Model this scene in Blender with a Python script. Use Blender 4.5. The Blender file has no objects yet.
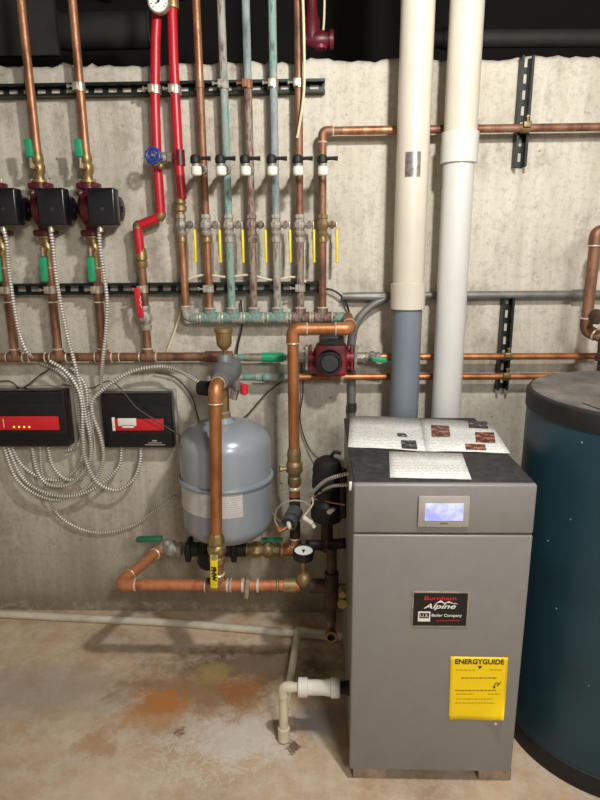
import bpy, bmesh, math, random
from mathutils import Vector, Matrix
random.seed(7)
S = bpy.context.scene
COL = S.collection

# ---------------------------------------------------------------- camera
EYE = Vector((0.0, 0.0, 1.5))
FPX = 600.0
PITCH, YAW, ROLL = math.radians(14.0), math.radians(1.7), math.radians(-0.5)
_f = Vector((-math.sin(YAW)*math.cos(PITCH), math.cos(YAW)*math.cos(PITCH), -math.sin(PITCH)))
_r0 = Vector((math.cos(YAW), math.sin(YAW), 0))
_u0 = _r0.cross(_f)
CR = _r0*math.cos(ROLL) + _u0*math.sin(ROLL)
CU = -_r0*math.sin(ROLL) + _u0*math.cos(ROLL)
cd = bpy.data.cameras.new('camera')
cam = bpy.data.objects.new('camera', cd)
COL.objects.link(cam)
cam.matrix_world = Matrix(((CR.x, CU.x, -_f.x, EYE.x), (CR.y, CU.y, -_f.y, EYE.y), (CR.z, CU.z, -_f.z, EYE.z), (0, 0, 0, 1)))
cd.sensor_fit = 'VERTICAL'; cd.sensor_height = 32.0; cd.sensor_width = 24.0
cd.lens = 32.0*FPX/800.0
cd.clip_start = 0.02
S.camera = cam

# ---------------------------------------------------------------- light
w = bpy.data.worlds.new('world'); S.world = w; w.use_nodes = True
w.node_tree.nodes['Background'].inputs[0].default_value = (1.0, 0.96, 0.90, 1)
w.node_tree.nodes['Background'].inputs[1].default_value = 0.38
def bulb(name, loc, energy, col, size):
    l = bpy.data.lights.new(name, 'POINT'); l.energy = energy; l.color = col; l.shadow_soft_size = size
    o = bpy.data.objects.new(name, l); o.location = loc; COL.objects.link(o)
bulb('ceiling_bulb', (0.42, 0.82, 2.36), 102, (1.0, 0.96, 0.90), 0.05)
bulb('far_ceiling_bulb', (1.0, -1.5, 2.55), 185, (1.0, 0.965, 0.92), 0.30)
S.view_settings.view_transform = 'Standard'; S.view_settings.look = 'None'
S.view_settings.gamma = 1.0; S.view_settings.use_curve_mapping = False
S.view_settings.exposure = 0.0

# ---------------------------------------------------------------- geometry of the view
def ray(px, py):
    return _f + CR*((px-300.0)/FPX) + CU*((400.0-py)/FPX)
def PZ(px, py, z):
    d = ray(px, py); return EYE + d*((z-EYE.z)/d.z)
WY = PZ(150, 611, 0.0).y                      # face of the back wall
def P(px, py, d):                             # point d metres in front of the wall
    r = ray(px, py); return EYE + r*((WY-d-EYE.y)/r.y)
def proj(p):
    q = Vector(p)-EYE; k = q.dot(_f)
    return 300+FPX*q.dot(CR)/k, 400-FPX*q.dot(CU)/k
def ZC(x, y, row):                            # height at which the vertical line (x, y) meets a row
    z = 1.0
    for _ in range(4):
        px, _q = proj((x, y, z)); z = P(px, row, WY-y).z
    return z

# ---------------------------------------------------------------- materials
def hexc(h):
    h = h.lstrip('#'); o = []
    for i in (0, 2, 4):
        c = int(h[i:i+2], 16)/255.0
        o.append(c/12.92 if c <= 0.04045 else ((c+0.055)/1.055)**2.4)
    return (*o, 1.0)
class NT:
    def __init__(s, name):
        s.m = bpy.data.materials.new(name); s.m.use_nodes = True
        s.n = s.m.node_tree.nodes; s.l = s.m.node_tree.links
        s.b = s.n['Principled BSDF']
        s.tc = s.n.new('ShaderNodeTexCoord')
        s.co = s.tc.outputs['Object']
    def link(s, a, b): s.l.new(a, b)
    def mapping(s, scale=(1, 1, 1), loc=(0, 0, 0), co=None):
        n = s.n.new('ShaderNodeMapping'); n.inputs['Scale'].default_value = scale; n.inputs['Location'].default_value = loc
        s.link(co or s.co, n.inputs[0]); return n.outputs[0]
    def noise(s, scale, detail=4, rough=0.55, co=None, dist=0.0):
        n = s.n.new('ShaderNodeTexNoise'); n.inputs['Scale'].default_value = scale; n.inputs['Detail'].default_value = detail
        n.inputs['Roughness'].default_value = rough; n.inputs['Distortion'].default_value = dist
        s.link(co or s.co, n.inputs['Vector']); return n.outputs['Fac']
    def voro(s, scale, co=None):
        n = s.n.new('ShaderNodeTexVoronoi'); n.inputs['Scale'].default_value = scale
        s.link(co or s.co, n.inputs['Vector']); return n.outputs['Distance']
    def ramp(s, fac, stops):
        n = s.n.new('ShaderNodeValToRGB'); e = n.color_ramp.elements
        while len(e) < len(stops): e.new(0.5)
        for i, (p, c) in enumerate(stops):
            e[i].position = p; e[i].color = c if not isinstance(c, (int, float)) else (c, c, c, 1)
        s.link(fac, n.inputs[0]); return n.outputs[0]
    def mix(s, fac, a, b, mode='MIX'):
        n = s.n.new('ShaderNodeMix'); n.data_type = 'RGBA'; n.blend_type = mode
        if isinstance(fac, (int, float)): n.inputs[0].default_value = fac
        else: s.link(fac, n.inputs[0])
        for i, v in ((6, a), (7, b)):
            if isinstance(v, tuple): n.inputs[i].default_value = v
            else: s.link(v, n.inputs[i])
        return n.outputs[2]
    def math(s, op, a, b=None):
        n = s.n.new('ShaderNodeMath'); n.operation = op
        for i, v in ((0, a), (1, b)):
            if v is None: continue
            if isinstance(v, (int, float)): n.inputs[i].default_value = v
            else: s.link(v, n.inputs[i])
        return n.outputs[0]
    def bump(s, h, strength=0.3, dist=0.01):
        n = s.n.new('ShaderNodeBump'); n.inputs['Strength'].default_value = strength; n.inputs['Distance'].default_value = dist
        s.link(h, n.inputs['Height']); s.link(n.outputs[0], s.b.inputs['Normal'])
    def col(s, c):
        if isinstance(c, tuple): s.b.inputs['Base Color'].default_value = c
        else: s.link(c, s.b.inputs['Base Color'])
    def set(s, rough=0.5, metal=0.0, spec=0.5):
        s.b.inputs['Roughness'].default_value = rough; s.b.inputs['Metallic'].default_value = metal
        s.b.inputs['Specular IOR Level'].default_value = spec
def mat(name, h, rough=0.5, metal=0.0, var=0.18, scale=30, h2=None, bump=0.0, spec=0.5):
    t = NT(name); c = hexc(h)
    lo_ = tuple(x*(1-var) for x in c[:3])+(1,)
    hi_ = hexc(h2) if h2 else tuple(min(1, x*(1+var)) for x in c[:3])+(1,)
    nz = t.noise(scale)
    t.col(t.ramp(nz, [(0.3, lo_), (0.7, hi_)])); t.set(rough, metal, spec)
    if bump: t.bump(t.noise(scale*3), bump, 0.004)
    return t.m
def patina(name, cols, scale=18, rough=0.6, metal=0.35, stretch=0.5):
    t = NT(name); co = t.mapping((1, 1, stretch))
    nz = t.noise(scale, 5, 0.65, co)
    n = len(cols); t.col(t.ramp(nz, [(0.32+0.36*i/max(1, n-1), hexc(c)) for i, c in enumerate(cols)]))
    t.set(rough, metal); t.bump(t.noise(scale*5), 0.25, 0.003); return t.m
M = {}
M['copper'] = patina('copper_worn', ['#6b4631', '#97674a', '#b48767', '#8a5c40'], 16, 0.46, 0.6, 0.3)
M['copper_lit'] = patina('copper_lit_tone', ['#8f5837', '#b37548', '#c58b5f'], 16, 0.45, 0.6, 0.3)  # lighter copy of the copper, its lit look put into the colour
M['copper_dull'] = patina('copper_tarnished', ['#574037', '#7b5540', '#946a50', '#8b7565'], 24, 0.55, 0.45, 0.35)
M['copper_dark'] = patina('copper_brown', ['#30241d', '#4c3a2f', '#63503f'], 22, 0.6, 0.35)
M['copper_red'] = patina('copper_fluxed', ['#a85f3e', '#cb855c', '#bb704c'], 20, 0.5, 0.45)
M['verdigris'] = patina('verdigris_pipe', ['#57504a', '#6f8078', '#7fa79f', '#8a938c', '#a9aaa2', '#5f7a72'], 42, 0.8, 0.05, 0.28)
M['grey_pat'] = patina('oxidised_grey_pipe', ['#55483f', '#84796f', '#a8a59c', '#7c9088', '#756359'], 42, 0.75, 0.1, 0.28)
M['grey_blue'] = patina('oxidised_blue_grey_pipe', ['#5f6668', '#7f8b8f', '#98a4a6', '#6f7472'], 30, 0.75, 0.1, 0.28)
M['brown_pat'] = patina('oxidised_brown_pipe', ['#4e3b33', '#745a4d', '#9a8d83', '#5f463a', '#86695a'], 42, 0.65, 0.2, 0.28)
M['header_pat'] = patina('corroded_header', ['#5d423a', '#857f77', '#73a598', '#5f7d73', '#b0aea5', '#6e5a50'], 24, 0.8, 0.05, 1)
M['valve_pat'] = patina('corroded_valve', ['#5a5148', '#8d877d', '#b4b0a6', '#6f665b'], 55, 0.65, 0.2, 1)
M['solder'] = mat('solder_silver', '#d8d0bc', 0.4, 0.4, 0.15, 60)
M['brass'] = mat('brass_cast', '#9a8358', 0.42, 0.65, 0.25, 40)
M['brass_dull'] = mat('brass_dull', '#8f7a55', 0.5, 0.6, 0.25, 40)
M['nickel'] = mat('plated_valve', '#908b80', 0.55, 0.4, 0.35, 50, bump=0.2)
M['steel'] = mat('zinc_clamp', '#b8b09e', 0.38, 0.7, 0.25, 60)
M['rusty'] = mat('rusty_clamp', '#8a5f45', 0.6, 0.4, 0.3, 60)
M['strut'] = mat('strut_green_black', '#131d18', 0.45, 0.2, 0.3, 30)
M['red'] = mat('red_tube', '#b81c2a', 0.36, 0.0, 0.12, 20)
M['maroon'] = mat('pump_maroon', '#57141f', 0.42, 0.0, 0.25, 30)
M['pumpred'] = mat('pump_red', '#7d1b2c', 0.45, 0.0, 0.25, 30)
M['black'] = mat('black_plastic', '#15151a', 0.25, 0.0, 0.2, 30)
M['black_matt'] = mat('black_matt', '#141313', 0.6, 0.0, 0.3, 40)
M['green'] = mat('green_vinyl', '#1f9a6c', 0.4, 0.0, 0.12, 30)
M['green_dark'] = mat('green_vinyl_dark', '#1d6b4a', 0.4, 0.0, 0.15, 30)
M['yellow'] = mat('yellow_vinyl', '#e3d020', 0.45, 0.0, 0.1, 30)
M['blue'] = mat('blue_handwheel', '#263a8f', 0.4, 0.0, 0.2, 30)
M['white'] = mat('white_plastic', '#e2dfd3', 0.45, 0.0, 0.06, 30)
M['cable'] = mat('cream_cable', '#d8cfae', 0.5, 0.0, 0.1, 30)
M['armor'] = mat('armored_steel', '#ebe8e0', 0.36, 0.3, 0.1, 30)
M['groove_shade'] = mat('armored_groove_shade', '#8b887f', 0.5, 0.4, 0.15, 30)  # shade between the cable ridges, put in as a darker colour
M['sensor'] = mat('sensor_grey', '#55585a', 0.45, 0.2, 0.15, 30)
M['wire'] = mat('brown_wire', '#4a3a30', 0.5, 0.0, 0.2, 30)
M['wire_black'] = mat('black_wire', '#1a1a1a', 0.5, 0.0, 0.2, 30)
M['wire_grey'] = mat('grey_wire', '#a09e96', 0.5, 0.0, 0.2, 30)
M['pvc'] = mat('pvc_cream', '#cfc8b9', 0.35, 0.0, 0.05, 6)
M['pvc_white'] = mat('pvc_white', '#d0d0cc', 0.3, 0.0, 0.04, 6)
M['pvc_grey'] = mat('pvc_grey', '#747d87', 0.4, 0.0, 0.06, 6)
M['pvc_old'] = mat('pvc_yellowed', '#d6cdb2', 0.45, 0.0, 0.15, 12)
M['pvc_floor'] = mat('pvc_dusty', '#cdc6b4', 0.6, 0.0, 0.2, 10)
M['conduit'] = mat('conduit_grey', '#7e7e7a', 0.5, 0.4, 0.25, 20)
M['tank_grey'] = mat('tank_grey_blue', '#9aa1a9', 0.27, 0.1, 0.06, 8)
M['tank_band'] = mat('tank_band', '#909aa4', 0.3, 0.1, 0.08, 8)
M['cast'] = mat('cast_iron_grey', '#77797b', 0.55, 0.3, 0.2, 30, bump=0.15)
M['dial'] = mat('dial_white', '#e9ece8', 0.4, 0.0, 0.02, 10)
M['ink'] = mat('ink_black', '#121212', 0.6, 0.0, 0.05, 10)
M['ink_soft'] = mat('ink_olive', '#6f6210', 0.6, 0.0, 0.05, 10)
M['redlabel'] = mat('label_red', '#d0202c', 0.4, 0.0, 0.05, 10)
M['whitelabel'] = mat('label_white', '#efeae2', 0.5, 0.0, 0.04, 10)
M['greysleeve'] = mat('grey_plastic', '#a8a39b', 0.5, 0.0, 0.1, 20)
M['darkgrey'] = mat('dark_grey_metal', '#38393b', 0.5, 0.2, 0.2, 20)
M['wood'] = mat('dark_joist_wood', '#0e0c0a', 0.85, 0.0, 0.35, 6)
M['dim'] = mat('shade_dark_duct', '#2b2926', 0.8, 0.0, 0.3, 8)  # grey darkened to carry the gloom above the wall
M['dimwhite'] = mat('shade_dark_white_pipe', '#2e2c29', 0.7, 0.0, 0.2, 8)  # white pipe, with the dimness of the joist space in its colour
M['foil'] = mat('foil_sticker', '#8d8680', 0.3, 0.6, 0.4, 60)
M['brick'] = mat('concrete_block', '#a08c79', 0.9, 0.0, 0.3, 40, bump=0.5)
M['cabinet'] = mat('cabinet_grey', '#8b8987', 0.45, 0.15, 0.04, 25)
M['lidblack'] = NT('lid_black_speckled')
_t = M['lidblack']; _t.col(_t.ramp(_t.noise(45, 6, 0.7), [(0.35, hexc('#1d1c1e')), (0.6, hexc('#3b3a3c')), (0.8, hexc('#5a585a'))])); _t.set(0.6); M['lidblack'] = _t.m
_t = NT('tank_lid_dusty'); _t.col(_t.ramp(_t.noise(9, 6, 0.7), [(0.3, hexc('#4d4a47')), (0.55, hexc('#706b66')), (0.75, hexc('#8f8880'))])); _t.set(0.75); M['tanklid'] = _t.m
_t = NT('teal_jacket')
_g = _t.ramp(_t.noise(4, 5, 0.6), [(0.3, hexc('#15313c')), (0.7, hexc('#1c414d'))])
_s = _t.ramp(_t.voro(16), [(0.035, 1.0), (0.05, 0.0)])
_t.col(_t.mix(_s, _g, hexc('#9fb6bd'))); _t.set(0.42); M['teal'] = _t.m
_t = NT('yellow_guide'); _t.col(hexc('#ffdb08')); _t.set(0.5); M['guide'] = _t.m
_t = NT('lcd_screen'); _t.col(hexc('#9098d8'))
_e = _t.ramp(_t.noise(26, 2), [(0.4, hexc('#8e94ea')), (0.62, hexc('#d9dcff'))]); _t.link(_e, _t.b.inputs['Emission Color']); _t.b.inputs['Emission Strength'].default_value = 0.8; M['lcd'] = _t.m
_t = NT('led_amber'); _t.col(hexc('#ffd23c')); _t.b.inputs['Emission Color'].default_value = hexc('#ffc93a'); _t.b.inputs['Emission Strength'].default_value = 1.4; M['led'] = _t.m
def paper_mat(name, sc):                       # white sheet with rows of small print
    t = NT(name)
    sep = t.n.new('ShaderNodeSeparateXYZ'); t.link(t.co, sep.inputs[0])
    row = t.math('SINE', t.math('MULTIPLY', sep.outputs[1], sc))
    rowm = t.ramp(t.math('ADD', t.math('MULTIPLY', row, 0.5), 0.5), [(0.72, 0.0), (0.85, 1.0)])
    words = t.ramp(t.noise(1, 3, 0.6, t.mapping((130, sc/6.283, 1))), [(0.42, 0.0), (0.5, 1.0)])
    blocks = t.ramp(t.noise(7, 1), [(0.36, 0.0), (0.42, 1.0)])
    f = t.math('MULTIPLY', t.math('MULTIPLY', rowm, words), blocks)
    t.col(t.mix(t.math('MULTIPLY', f, 0.6), hexc('#e8e8e4'), hexc('#5b5b5b'))); t.set(0.6); return t.m
M['print'] = paper_mat('printed_paper', 430)
M['print_small'] = paper_mat('printed_sheet', 520)
_t = NT('photo_print'); _t.col(_t.ramp(_t.noise(40, 3), [(0.3, hexc('#1c1412')), (0.5, hexc('#6b3527')), (0.6, hexc('#c58a70')), (0.75, hexc('#3a2a28'))])); _t.set(0.5); M['photo'] = _t.m
_t = NT('photo_grey'); _t.col(_t.ramp(_t.noise(45, 3), [(0.35, hexc('#141414')), (0.55, hexc('#4d4d4d')), (0.7, hexc('#b0b0b0'))])); _t.set(0.5); M['photo_grey'] = _t.m
_t = NT('tank_label'); 
_sep = _t.n.new('ShaderNodeSeparateXYZ'); _t.link(_t.co, _sep.inputs[0])
_r = _t.ramp(_t.math('ADD', _t.math('MULTIPLY', _t.math('SINE', _t.math('MULTIPLY', _sep.outputs[2], 800)), 0.5), 0.5), [(0.55, 0.0), (0.7, 1.0)])
_w = _t.ramp(_t.noise(30, 3, 0.6), [(0.42, 0.0), (0.5, 1.0)])
_t.col(_t.mix(_t.math('MULTIPLY', _t.math('MULTIPLY', _r, _w), 0.4), hexc('#d2d0cd'), hexc('#7d7f84'))); _t.set(0.4); M['tanklabel'] = _t.m

# concrete wall: cast concrete with form drips, blotches, bug holes
_t = NT('cast_concrete')
_big = _t.noise(1.6, 6, 0.65)
_c = _t.ramp(_big, [(0.3, hexc('#aea798')), (0.5, hexc('#c3bdae')), (0.7, hexc('#d2ccbf'))])
_st = _t.noise(1, 7, 0.75, _t.mapping((16, 16, 1.1)))
_c = _t.mix(_t.ramp(_st, [(0.42, 0.0), (0.66, 0.55)]), _c, hexc('#e0dbd0'))
_st2 = _t.noise(1, 6, 0.7, _t.mapping((9, 9, 0.7), (5, 0, 3)))
_c = _t.mix(_t.ramp(_st2, [(0.5, 0.0), (0.7, 0.4)]), _c, hexc('#8d8474'))
_bl = _t.noise(3.6, 9, 0.75, _t.mapping((1.4, 1, 0.9), (3, 1, 2)))
_c = _t.mix(_t.ramp(_bl, [(0.53, 0.0), (0.66, 0.6)]), _c, hexc('#857c6f'))
_bl2 = _t.noise(9, 6, 0.7, _t.mapping((1, 1, 1), (7, 1, 5)))
_c = _t.mix(_t.ramp(_bl2, [(0.63, 0.0), (0.70, 0.5)]), _c, hexc('#746b5e'))
_fine = _t.noise(46, 8, 0.8)
_c = _t.mix(_t.ramp(_fine, [(0.32, 0.5), (0.5, 0.0)]), _c, hexc('#6e675b'))
_holes = _t.ramp(_t.math('ADD', _t.voro(17), _t.math('MULTIPLY', _t.noise(7), 0.45)), [(0.20, 1.0), (0.26, 0.0)])
_c = _t.mix(_t.math('MULTIPLY', _holes, 0.75), _c, hexc('#544d42'))
_sep = _t.n.new('ShaderNodeSeparateXYZ'); _t.link(_t.co, _sep.inputs[0])
_zz = _t.math('ADD', _sep.outputs[2], _t.math('MULTIPLY', _t.noise(4, 4), -0.10))
_damp = _t.ramp(_zz, [(0.0, 0.8), (0.05, 0.65), (0.15, 0.5), (0.6, 0.0)])
_c = _t.mix(_damp, _c, hexc('#7b6c52'))
_eff = _t.math('MULTIPLY', _t.ramp(_t.math('ADD', _sep.outputs[2], _t.math('MULTIPLY', _t.noise(16, 6, 0.8), -0.06)), [(0.0, 1.0), (0.008, 0.75), (0.02, 0.0)]), _t.ramp(_t.noise(14, 8, 0.8), [(0.48, 0.0), (0.62, 0.35)]))
_c = _t.mix(_eff, _c, hexc('#ddd6c8'))
_t.col(_c); _t.set(0.92, 0, 0.25)
_t.bump(_t.math('SUBTRACT', _t.math('MULTIPLY', _fine, 0.6), _holes), 0.5, 0.006); M['wall'] = _t.m

# floor slab: tan concrete, pale mineral crust, rust stains
_t = NT('stained_concrete_floor')
_c = _t.ramp(_t.noise(2.6, 7, 0.65), [(0.3, hexc('#a38c70')), (0.5, hexc('#c4a98a')), (0.7, hexc('#d8c3a5'))])
_c = _t.mix(_t.ramp(_t.noise(11, 7, 0.75), [(0.42, 0.0), (0.62, 0.55)]), _c, hexc('#dcd2c2'))
_c = _t.mix(_t.ramp(_t.noise(28, 6, 0.7), [(0.62, 0.0), (0.75, 0.6)]), _c, hexc('#6b5a48'))
def blob(t, x, y, rx, ry, lo, hi, sc=9, amp=0.9, seed=0):
    sep = t.n.new('ShaderNodeSeparateXYZ'); t.link(t.co, sep.inputs[0])
    dx = t.math('DIVIDE', t.math('SUBTRACT', sep.outputs[0], x), rx); dy = t.math('DIVIDE', t.math('SUBTRACT', sep.outputs[1], y), ry)
    r = t.math('SQRT', t.math('ADD', t.math('MULTIPLY', dx, dx), t.math('MULTIPLY', dy, dy)))
    nz = t.noise(sc, 10, 0.82, t.mapping((1, 1, 1), (seed, seed*2, 0)))
    return t.ramp(t.math('ADD', r, t.math('MULTIPLY', t.math('SUBTRACT', nz, 0.5), amp*2)), [(lo, 1.0), (hi, 0.0)])
def fl(px, py): 
    q = PZ(px, py, 0); return q.x, q.y
def stain(c, px, py, rx, ry, col, amt, lo=0.4, hi=1.0, **k):
    x, y = fl(px, py); return _t.mix(_t.math('MULTIPLY', blob(_t, x, y, rx, ry, lo, hi, **k), amt), c, hexc(col))
_c = stain(_c, 40, 690, 0.45, 0.16, '#a39b8e', 0.6, seed=1)
_c = stain(_c, 255, 665, 0.42, 0.13, '#655540', 0.85, seed=2, amp=1.2)
_c = stain(_c, 245, 735, 0.28, 0.15, '#dcd4c9', 0.75, 0.35, 0.75, seed=3, amp=1.7)
_c = stain(_c, 205, 690, 0.34, 0.13, '#94714c', 0.8, seed=5, amp=1.4)
_c = stain(_c, 160, 702, 0.14, 0.095, '#c07c40', 0.9, 0.5, 0.75, seed=7, sc=13, amp=1.4)
_c = stain(_c, 150, 715, 0.16, 0.10, '#b98453', 0.6, 0.4, 0.8, seed=17, sc=12, amp=1.5)
_c = stain(_c, 240, 690, 0.14, 0.11, '#a0683a', 0.8, 0.35, 0.75, seed=9, sc=13, amp=1.6)
_c = stain(_c, 215, 672, 0.09, 0.08, '#a8925e', 0.75, 0.5, 0.9, seed=8, sc=14, amp=1.4)
_c = stain(_c, 316, 720, 0.11, 0.10, '#a39b97', 0.85, 0.5, 0.8, seed=4, sc=16, amp=1.2)
_c = stain(_c, 292, 748, 0.05, 0.07, '#5b4638', 0.85, 0.25, 0.4, seed=6, sc=22, amp=1.6)
_c = stain(_c, 178, 735, 0.05, 0.06, '#7e5238', 0.8, 0.2, 0.35, seed=14, sc=22, amp=1.6)
_c = stain(_c, 100, 745, 0.2, 0.1, '#b08a63', 0.6, 0.2, 0.5, seed=11, sc=12, amp=1.7)
_ef = _t.ramp(_t.noise(7, 8, 0.8, None, 0.6), [(0.48, 0.0), (0.5, 0.9), (0.52, 0.0)])
_c = _t.mix(_t.math('MULTIPLY', _ef, blob(_t, *fl(215, 755), 0.3, 0.16, 0.5, 1.0, seed=12)), _c, hexc('#e2dccf'))
_t.col(_c); _t.set(0.75, 0, 0.3); _t.bump(_t.noise(30, 8, 0.7), 0.35, 0.006); M['floor'] = _t.m

# ---------------------------------------------------------------- mesh helpers
ORG = {}
class MB:
    def __init__(s): s.v = []; s.f = []; s.mi = []; s.cur = 0
    def add(s, vs, fs):
        o = len(s.v); s.v += [Vector(v) for v in vs]
        for f in fs: s.f.append([i+o for i in f]); s.mi.append(s.cur)
        return s
    def bm(s, b):
        b.verts.index_update(); s.add([v.co.copy() for v in b.verts], [[v.index for v in f.verts] for f in b.faces]); b.free(); return s
    def box(s, c, size, bev=0.0, rot=None, seg=2):
        b = bmesh.new(); bmesh.ops.create_cube(b, size=1)
        for v in b.verts: v.co = Vector((v.co.x*size[0], v.co.y*size[1], v.co.z*size[2]))
        if bev: bmesh.ops.bevel(b, geom=list(b.edges), offset=bev, segments=seg, affect='EDGES', profile=0.5)
        R = rot or Matrix.Identity(3)
        for v in b.verts: v.co = R @ v.co + Vector(c)
        return s.bm(b)
    def tube(s, pts, r, n=12, caps=True, rs=None):
        pts = [Vector(p) for p in pts]; m = len(pts); T = []
        for i in range(m):
            t = (pts[min(i+1, m-1)]-pts[max(i-1, 0)]); T.append(t.normalized() if t.length > 1e-9 else Vector((0, 0, 1)))
        u = T[0].orthogonal().normalized(); vs = []
        for i in range(m):
            u = (u-T[i]*u.dot(T[i])); u = u.normalized() if u.length > 1e-6 else T[i].orthogonal().normalized()
            w_ = T[i].cross(u); rr = rs[i] if rs else r
            for k in range(n):
                a = 2*math.pi*k/n; vs.append(pts[i]+(u*math.cos(a)+w_*math.sin(a))*rr)
        fs = [[i*n+k, i*n+(k+1) % n, (i+1)*n+(k+1) % n, (i+1)*n+k] for i in range(m-1) for k in range(n)]
        if caps: fs += [list(range(n))[::-1], [(m-1)*n+k for k in range(n)]]
        return s.add(vs, fs)
    def lathe(s, o, ax, prof, n=20):
        o = Vector(o); ax = Vector(ax).normalized(); u = ax.orthogonal().normalized(); w_ = ax.cross(u); vs = []
        for h, r in prof:
            for k in range(n):
                a = 2*math.pi*k/n; vs.append(o+ax*h+(u*math.cos(a)+w_*math.sin(a))*max(r, 1e-5))
        m = len(prof)
        fs = [[i*n+k, i*n+(k+1) % n, (i+1)*n+(k+1) % n, (i+1)*n+k] for i in range(m-1) for k in range(n)]
        fs += [list(range(n))[::-1], [(m-1)*n+k for k in range(n)]]
        return s.add(vs, fs)
    def cyl(s, a, b, r, n=16): 
        a = Vector(a); b = Vector(b); return s.lathe(a, b-a, [(0, r), ((b-a).length, r)], n)
    def ball(s, c, r, n=14, sq=(1, 1, 1)):
        vs = []; fs = []; m = n//2
        for i in range(m+1):
            th = math.pi*i/m
            for k in range(n):
                a = 2*math.pi*k/n
                vs.append(Vector(c)+Vector((math.sin(th)*math.cos(a)*sq[0], math.sin(th)*math.sin(a)*sq[1], math.cos(th)*sq[2]))*r)
        fs = [[i*n+k, i*n+(k+1) % n, (i+1)*n+(k+1) % n, (i+1)*n+k] for i in range(m) for k in range(n)]
        return s.add(vs, fs)
    def quad(s, a, b, c, d, th=0.001):               # thin slab below a quad
        a, b, c, d = map(Vector, (a, b, c, d)); n_ = (b-a).cross(d-a).normalized()*th
        return s.add([a, b, c, d, a-n_, b-n_, c-n_, d-n_], [[0, 1, 2, 3], [7, 6, 5, 4], [0, 4, 5, 1], [1, 5, 6, 2], [2, 6, 7, 3], [3, 7, 4, 0]])
    def ring(s, c, ax, R, r, n=24, m=8):
        c = Vector(c); ax = Vector(ax).normalized(); u = ax.orthogonal().normalized(); w_ = ax.cross(u)
        pts = [c+(u*math.cos(2*math.pi*k/n)+w_*math.sin(2*math.pi*k/n))*R for k in range(n)]; vs = []
        for k, p in enumerate(pts):
            e = (p-c).normalized()
            for j in range(m):
                a = 2*math.pi*j/m; vs.append(p+(e*math.cos(a)+ax*math.sin(a))*r)
        return s.add(vs, [[k*m+j, k*m+(j+1) % m, ((k+1) % n)*m+(j+1) % m, ((k+1) % n)*m+j] for k in range(n) for j in range(m)])
    def build(s, name, m, parent=None, smooth=True, angle=38, origin=None):
        if origin is None:
            xs = [v.x for v in s.v]; ys = [v.y for v in s.v]; zs = [v.z for v in s.v]
            origin = Vector(((min(xs)+max(xs))/2, (min(ys)+max(ys))/2, min(zs)))
        me = bpy.data.meshes.new(name); me.from_pydata([v-origin for v in s.v], [], s.f)
        b = bmesh.new(); b.from_mesh(me); bmesh.ops.recalc_face_normals(b, faces=b.faces); b.to_mesh(me); b.free()
        for q in (m if isinstance(m, (list, tuple)) else [m]): me.materials.append(M[q] if isinstance(q, str) else q)
        for i, p in enumerate(me.polygons): p.material_index = s.mi[i]
        if smooth:
            me.shade_smooth(); me.set_sharp_from_angle(angle=math.radians(angle))
        o = bpy.data.objects.new(name, me); COL.objects.link(o); return place(o, origin, parent)
def place(o, origin, parent=None):
    ORG[o] = Vector(origin)
    if parent is not None: o.parent = parent; o.location = ORG[o]-ORG[parent]
    else: o.location = ORG[o]
    return o
def tag(o, label, cat, group=None):
    o['label'] = label; o['category'] = cat
    if group: o['group'] = group
    return o
def thing(name, label, cat, loc, group=None):
    o = bpy.data.objects.new(name, None); o.empty_display_size = 0.05; COL.objects.link(o)
    place(o, loc); return tag(o, label, cat, group)
def struct(o): o['kind'] = 'structure'; return o
def part_label(o, t): o['label'] = t; return o

def fillet(pts, rad, seg=6):
    pts = [Vector(p) for p in pts]; out = [pts[0]]
    for i in range(1, len(pts)-1):
        a, b, c = pts[i-1], pts[i], pts[i+1]; u = (a-b).normalized(); v = (c-b).normalized()
        ang = u.angle(v)
        if ang > 3.0: out.append(b); continue
        t = min(rad/math.tan(ang/2), (a-b).length*0.49, (c-b).length*0.49)
        p, q = b+u*t, b+v*t
        for k in range(seg+1):
            s_ = k/seg; out.append(p*(1-s_)**2+b*2*s_*(1-s_)+q*s_*s_)
    out.append(pts[-1]); return out
def spline(pts, n=10):
    pts = [Vector(p) for p in pts]; q = [pts[0]*2-pts[1]]+pts+[pts[-1]*2-pts[-2]]; out = []
    for i in range(1, len(q)-2):
        for k in range(n):
            t = k/n; a, b, c, d = q[i-1:i+3]
            out.append(0.5*((2*b)+(c-a)*t+(2*a-5*b+4*c-d)*t*t+(3*b-a-3*c+d)*t**3))
    out.append(pts[-1]); return out
def resample(pts, ds):
    out = [pts[0].copy()]; acc = 0.0
    for a, b in zip(pts, pts[1:]):
        L = (b-a).length; pos = ds-acc
        while pos <= L: out.append(a.lerp(b, pos/L)); pos += ds
        acc = (acc+L) % ds
    return out
def PP(l): return [P(*q) for q in l]

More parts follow.
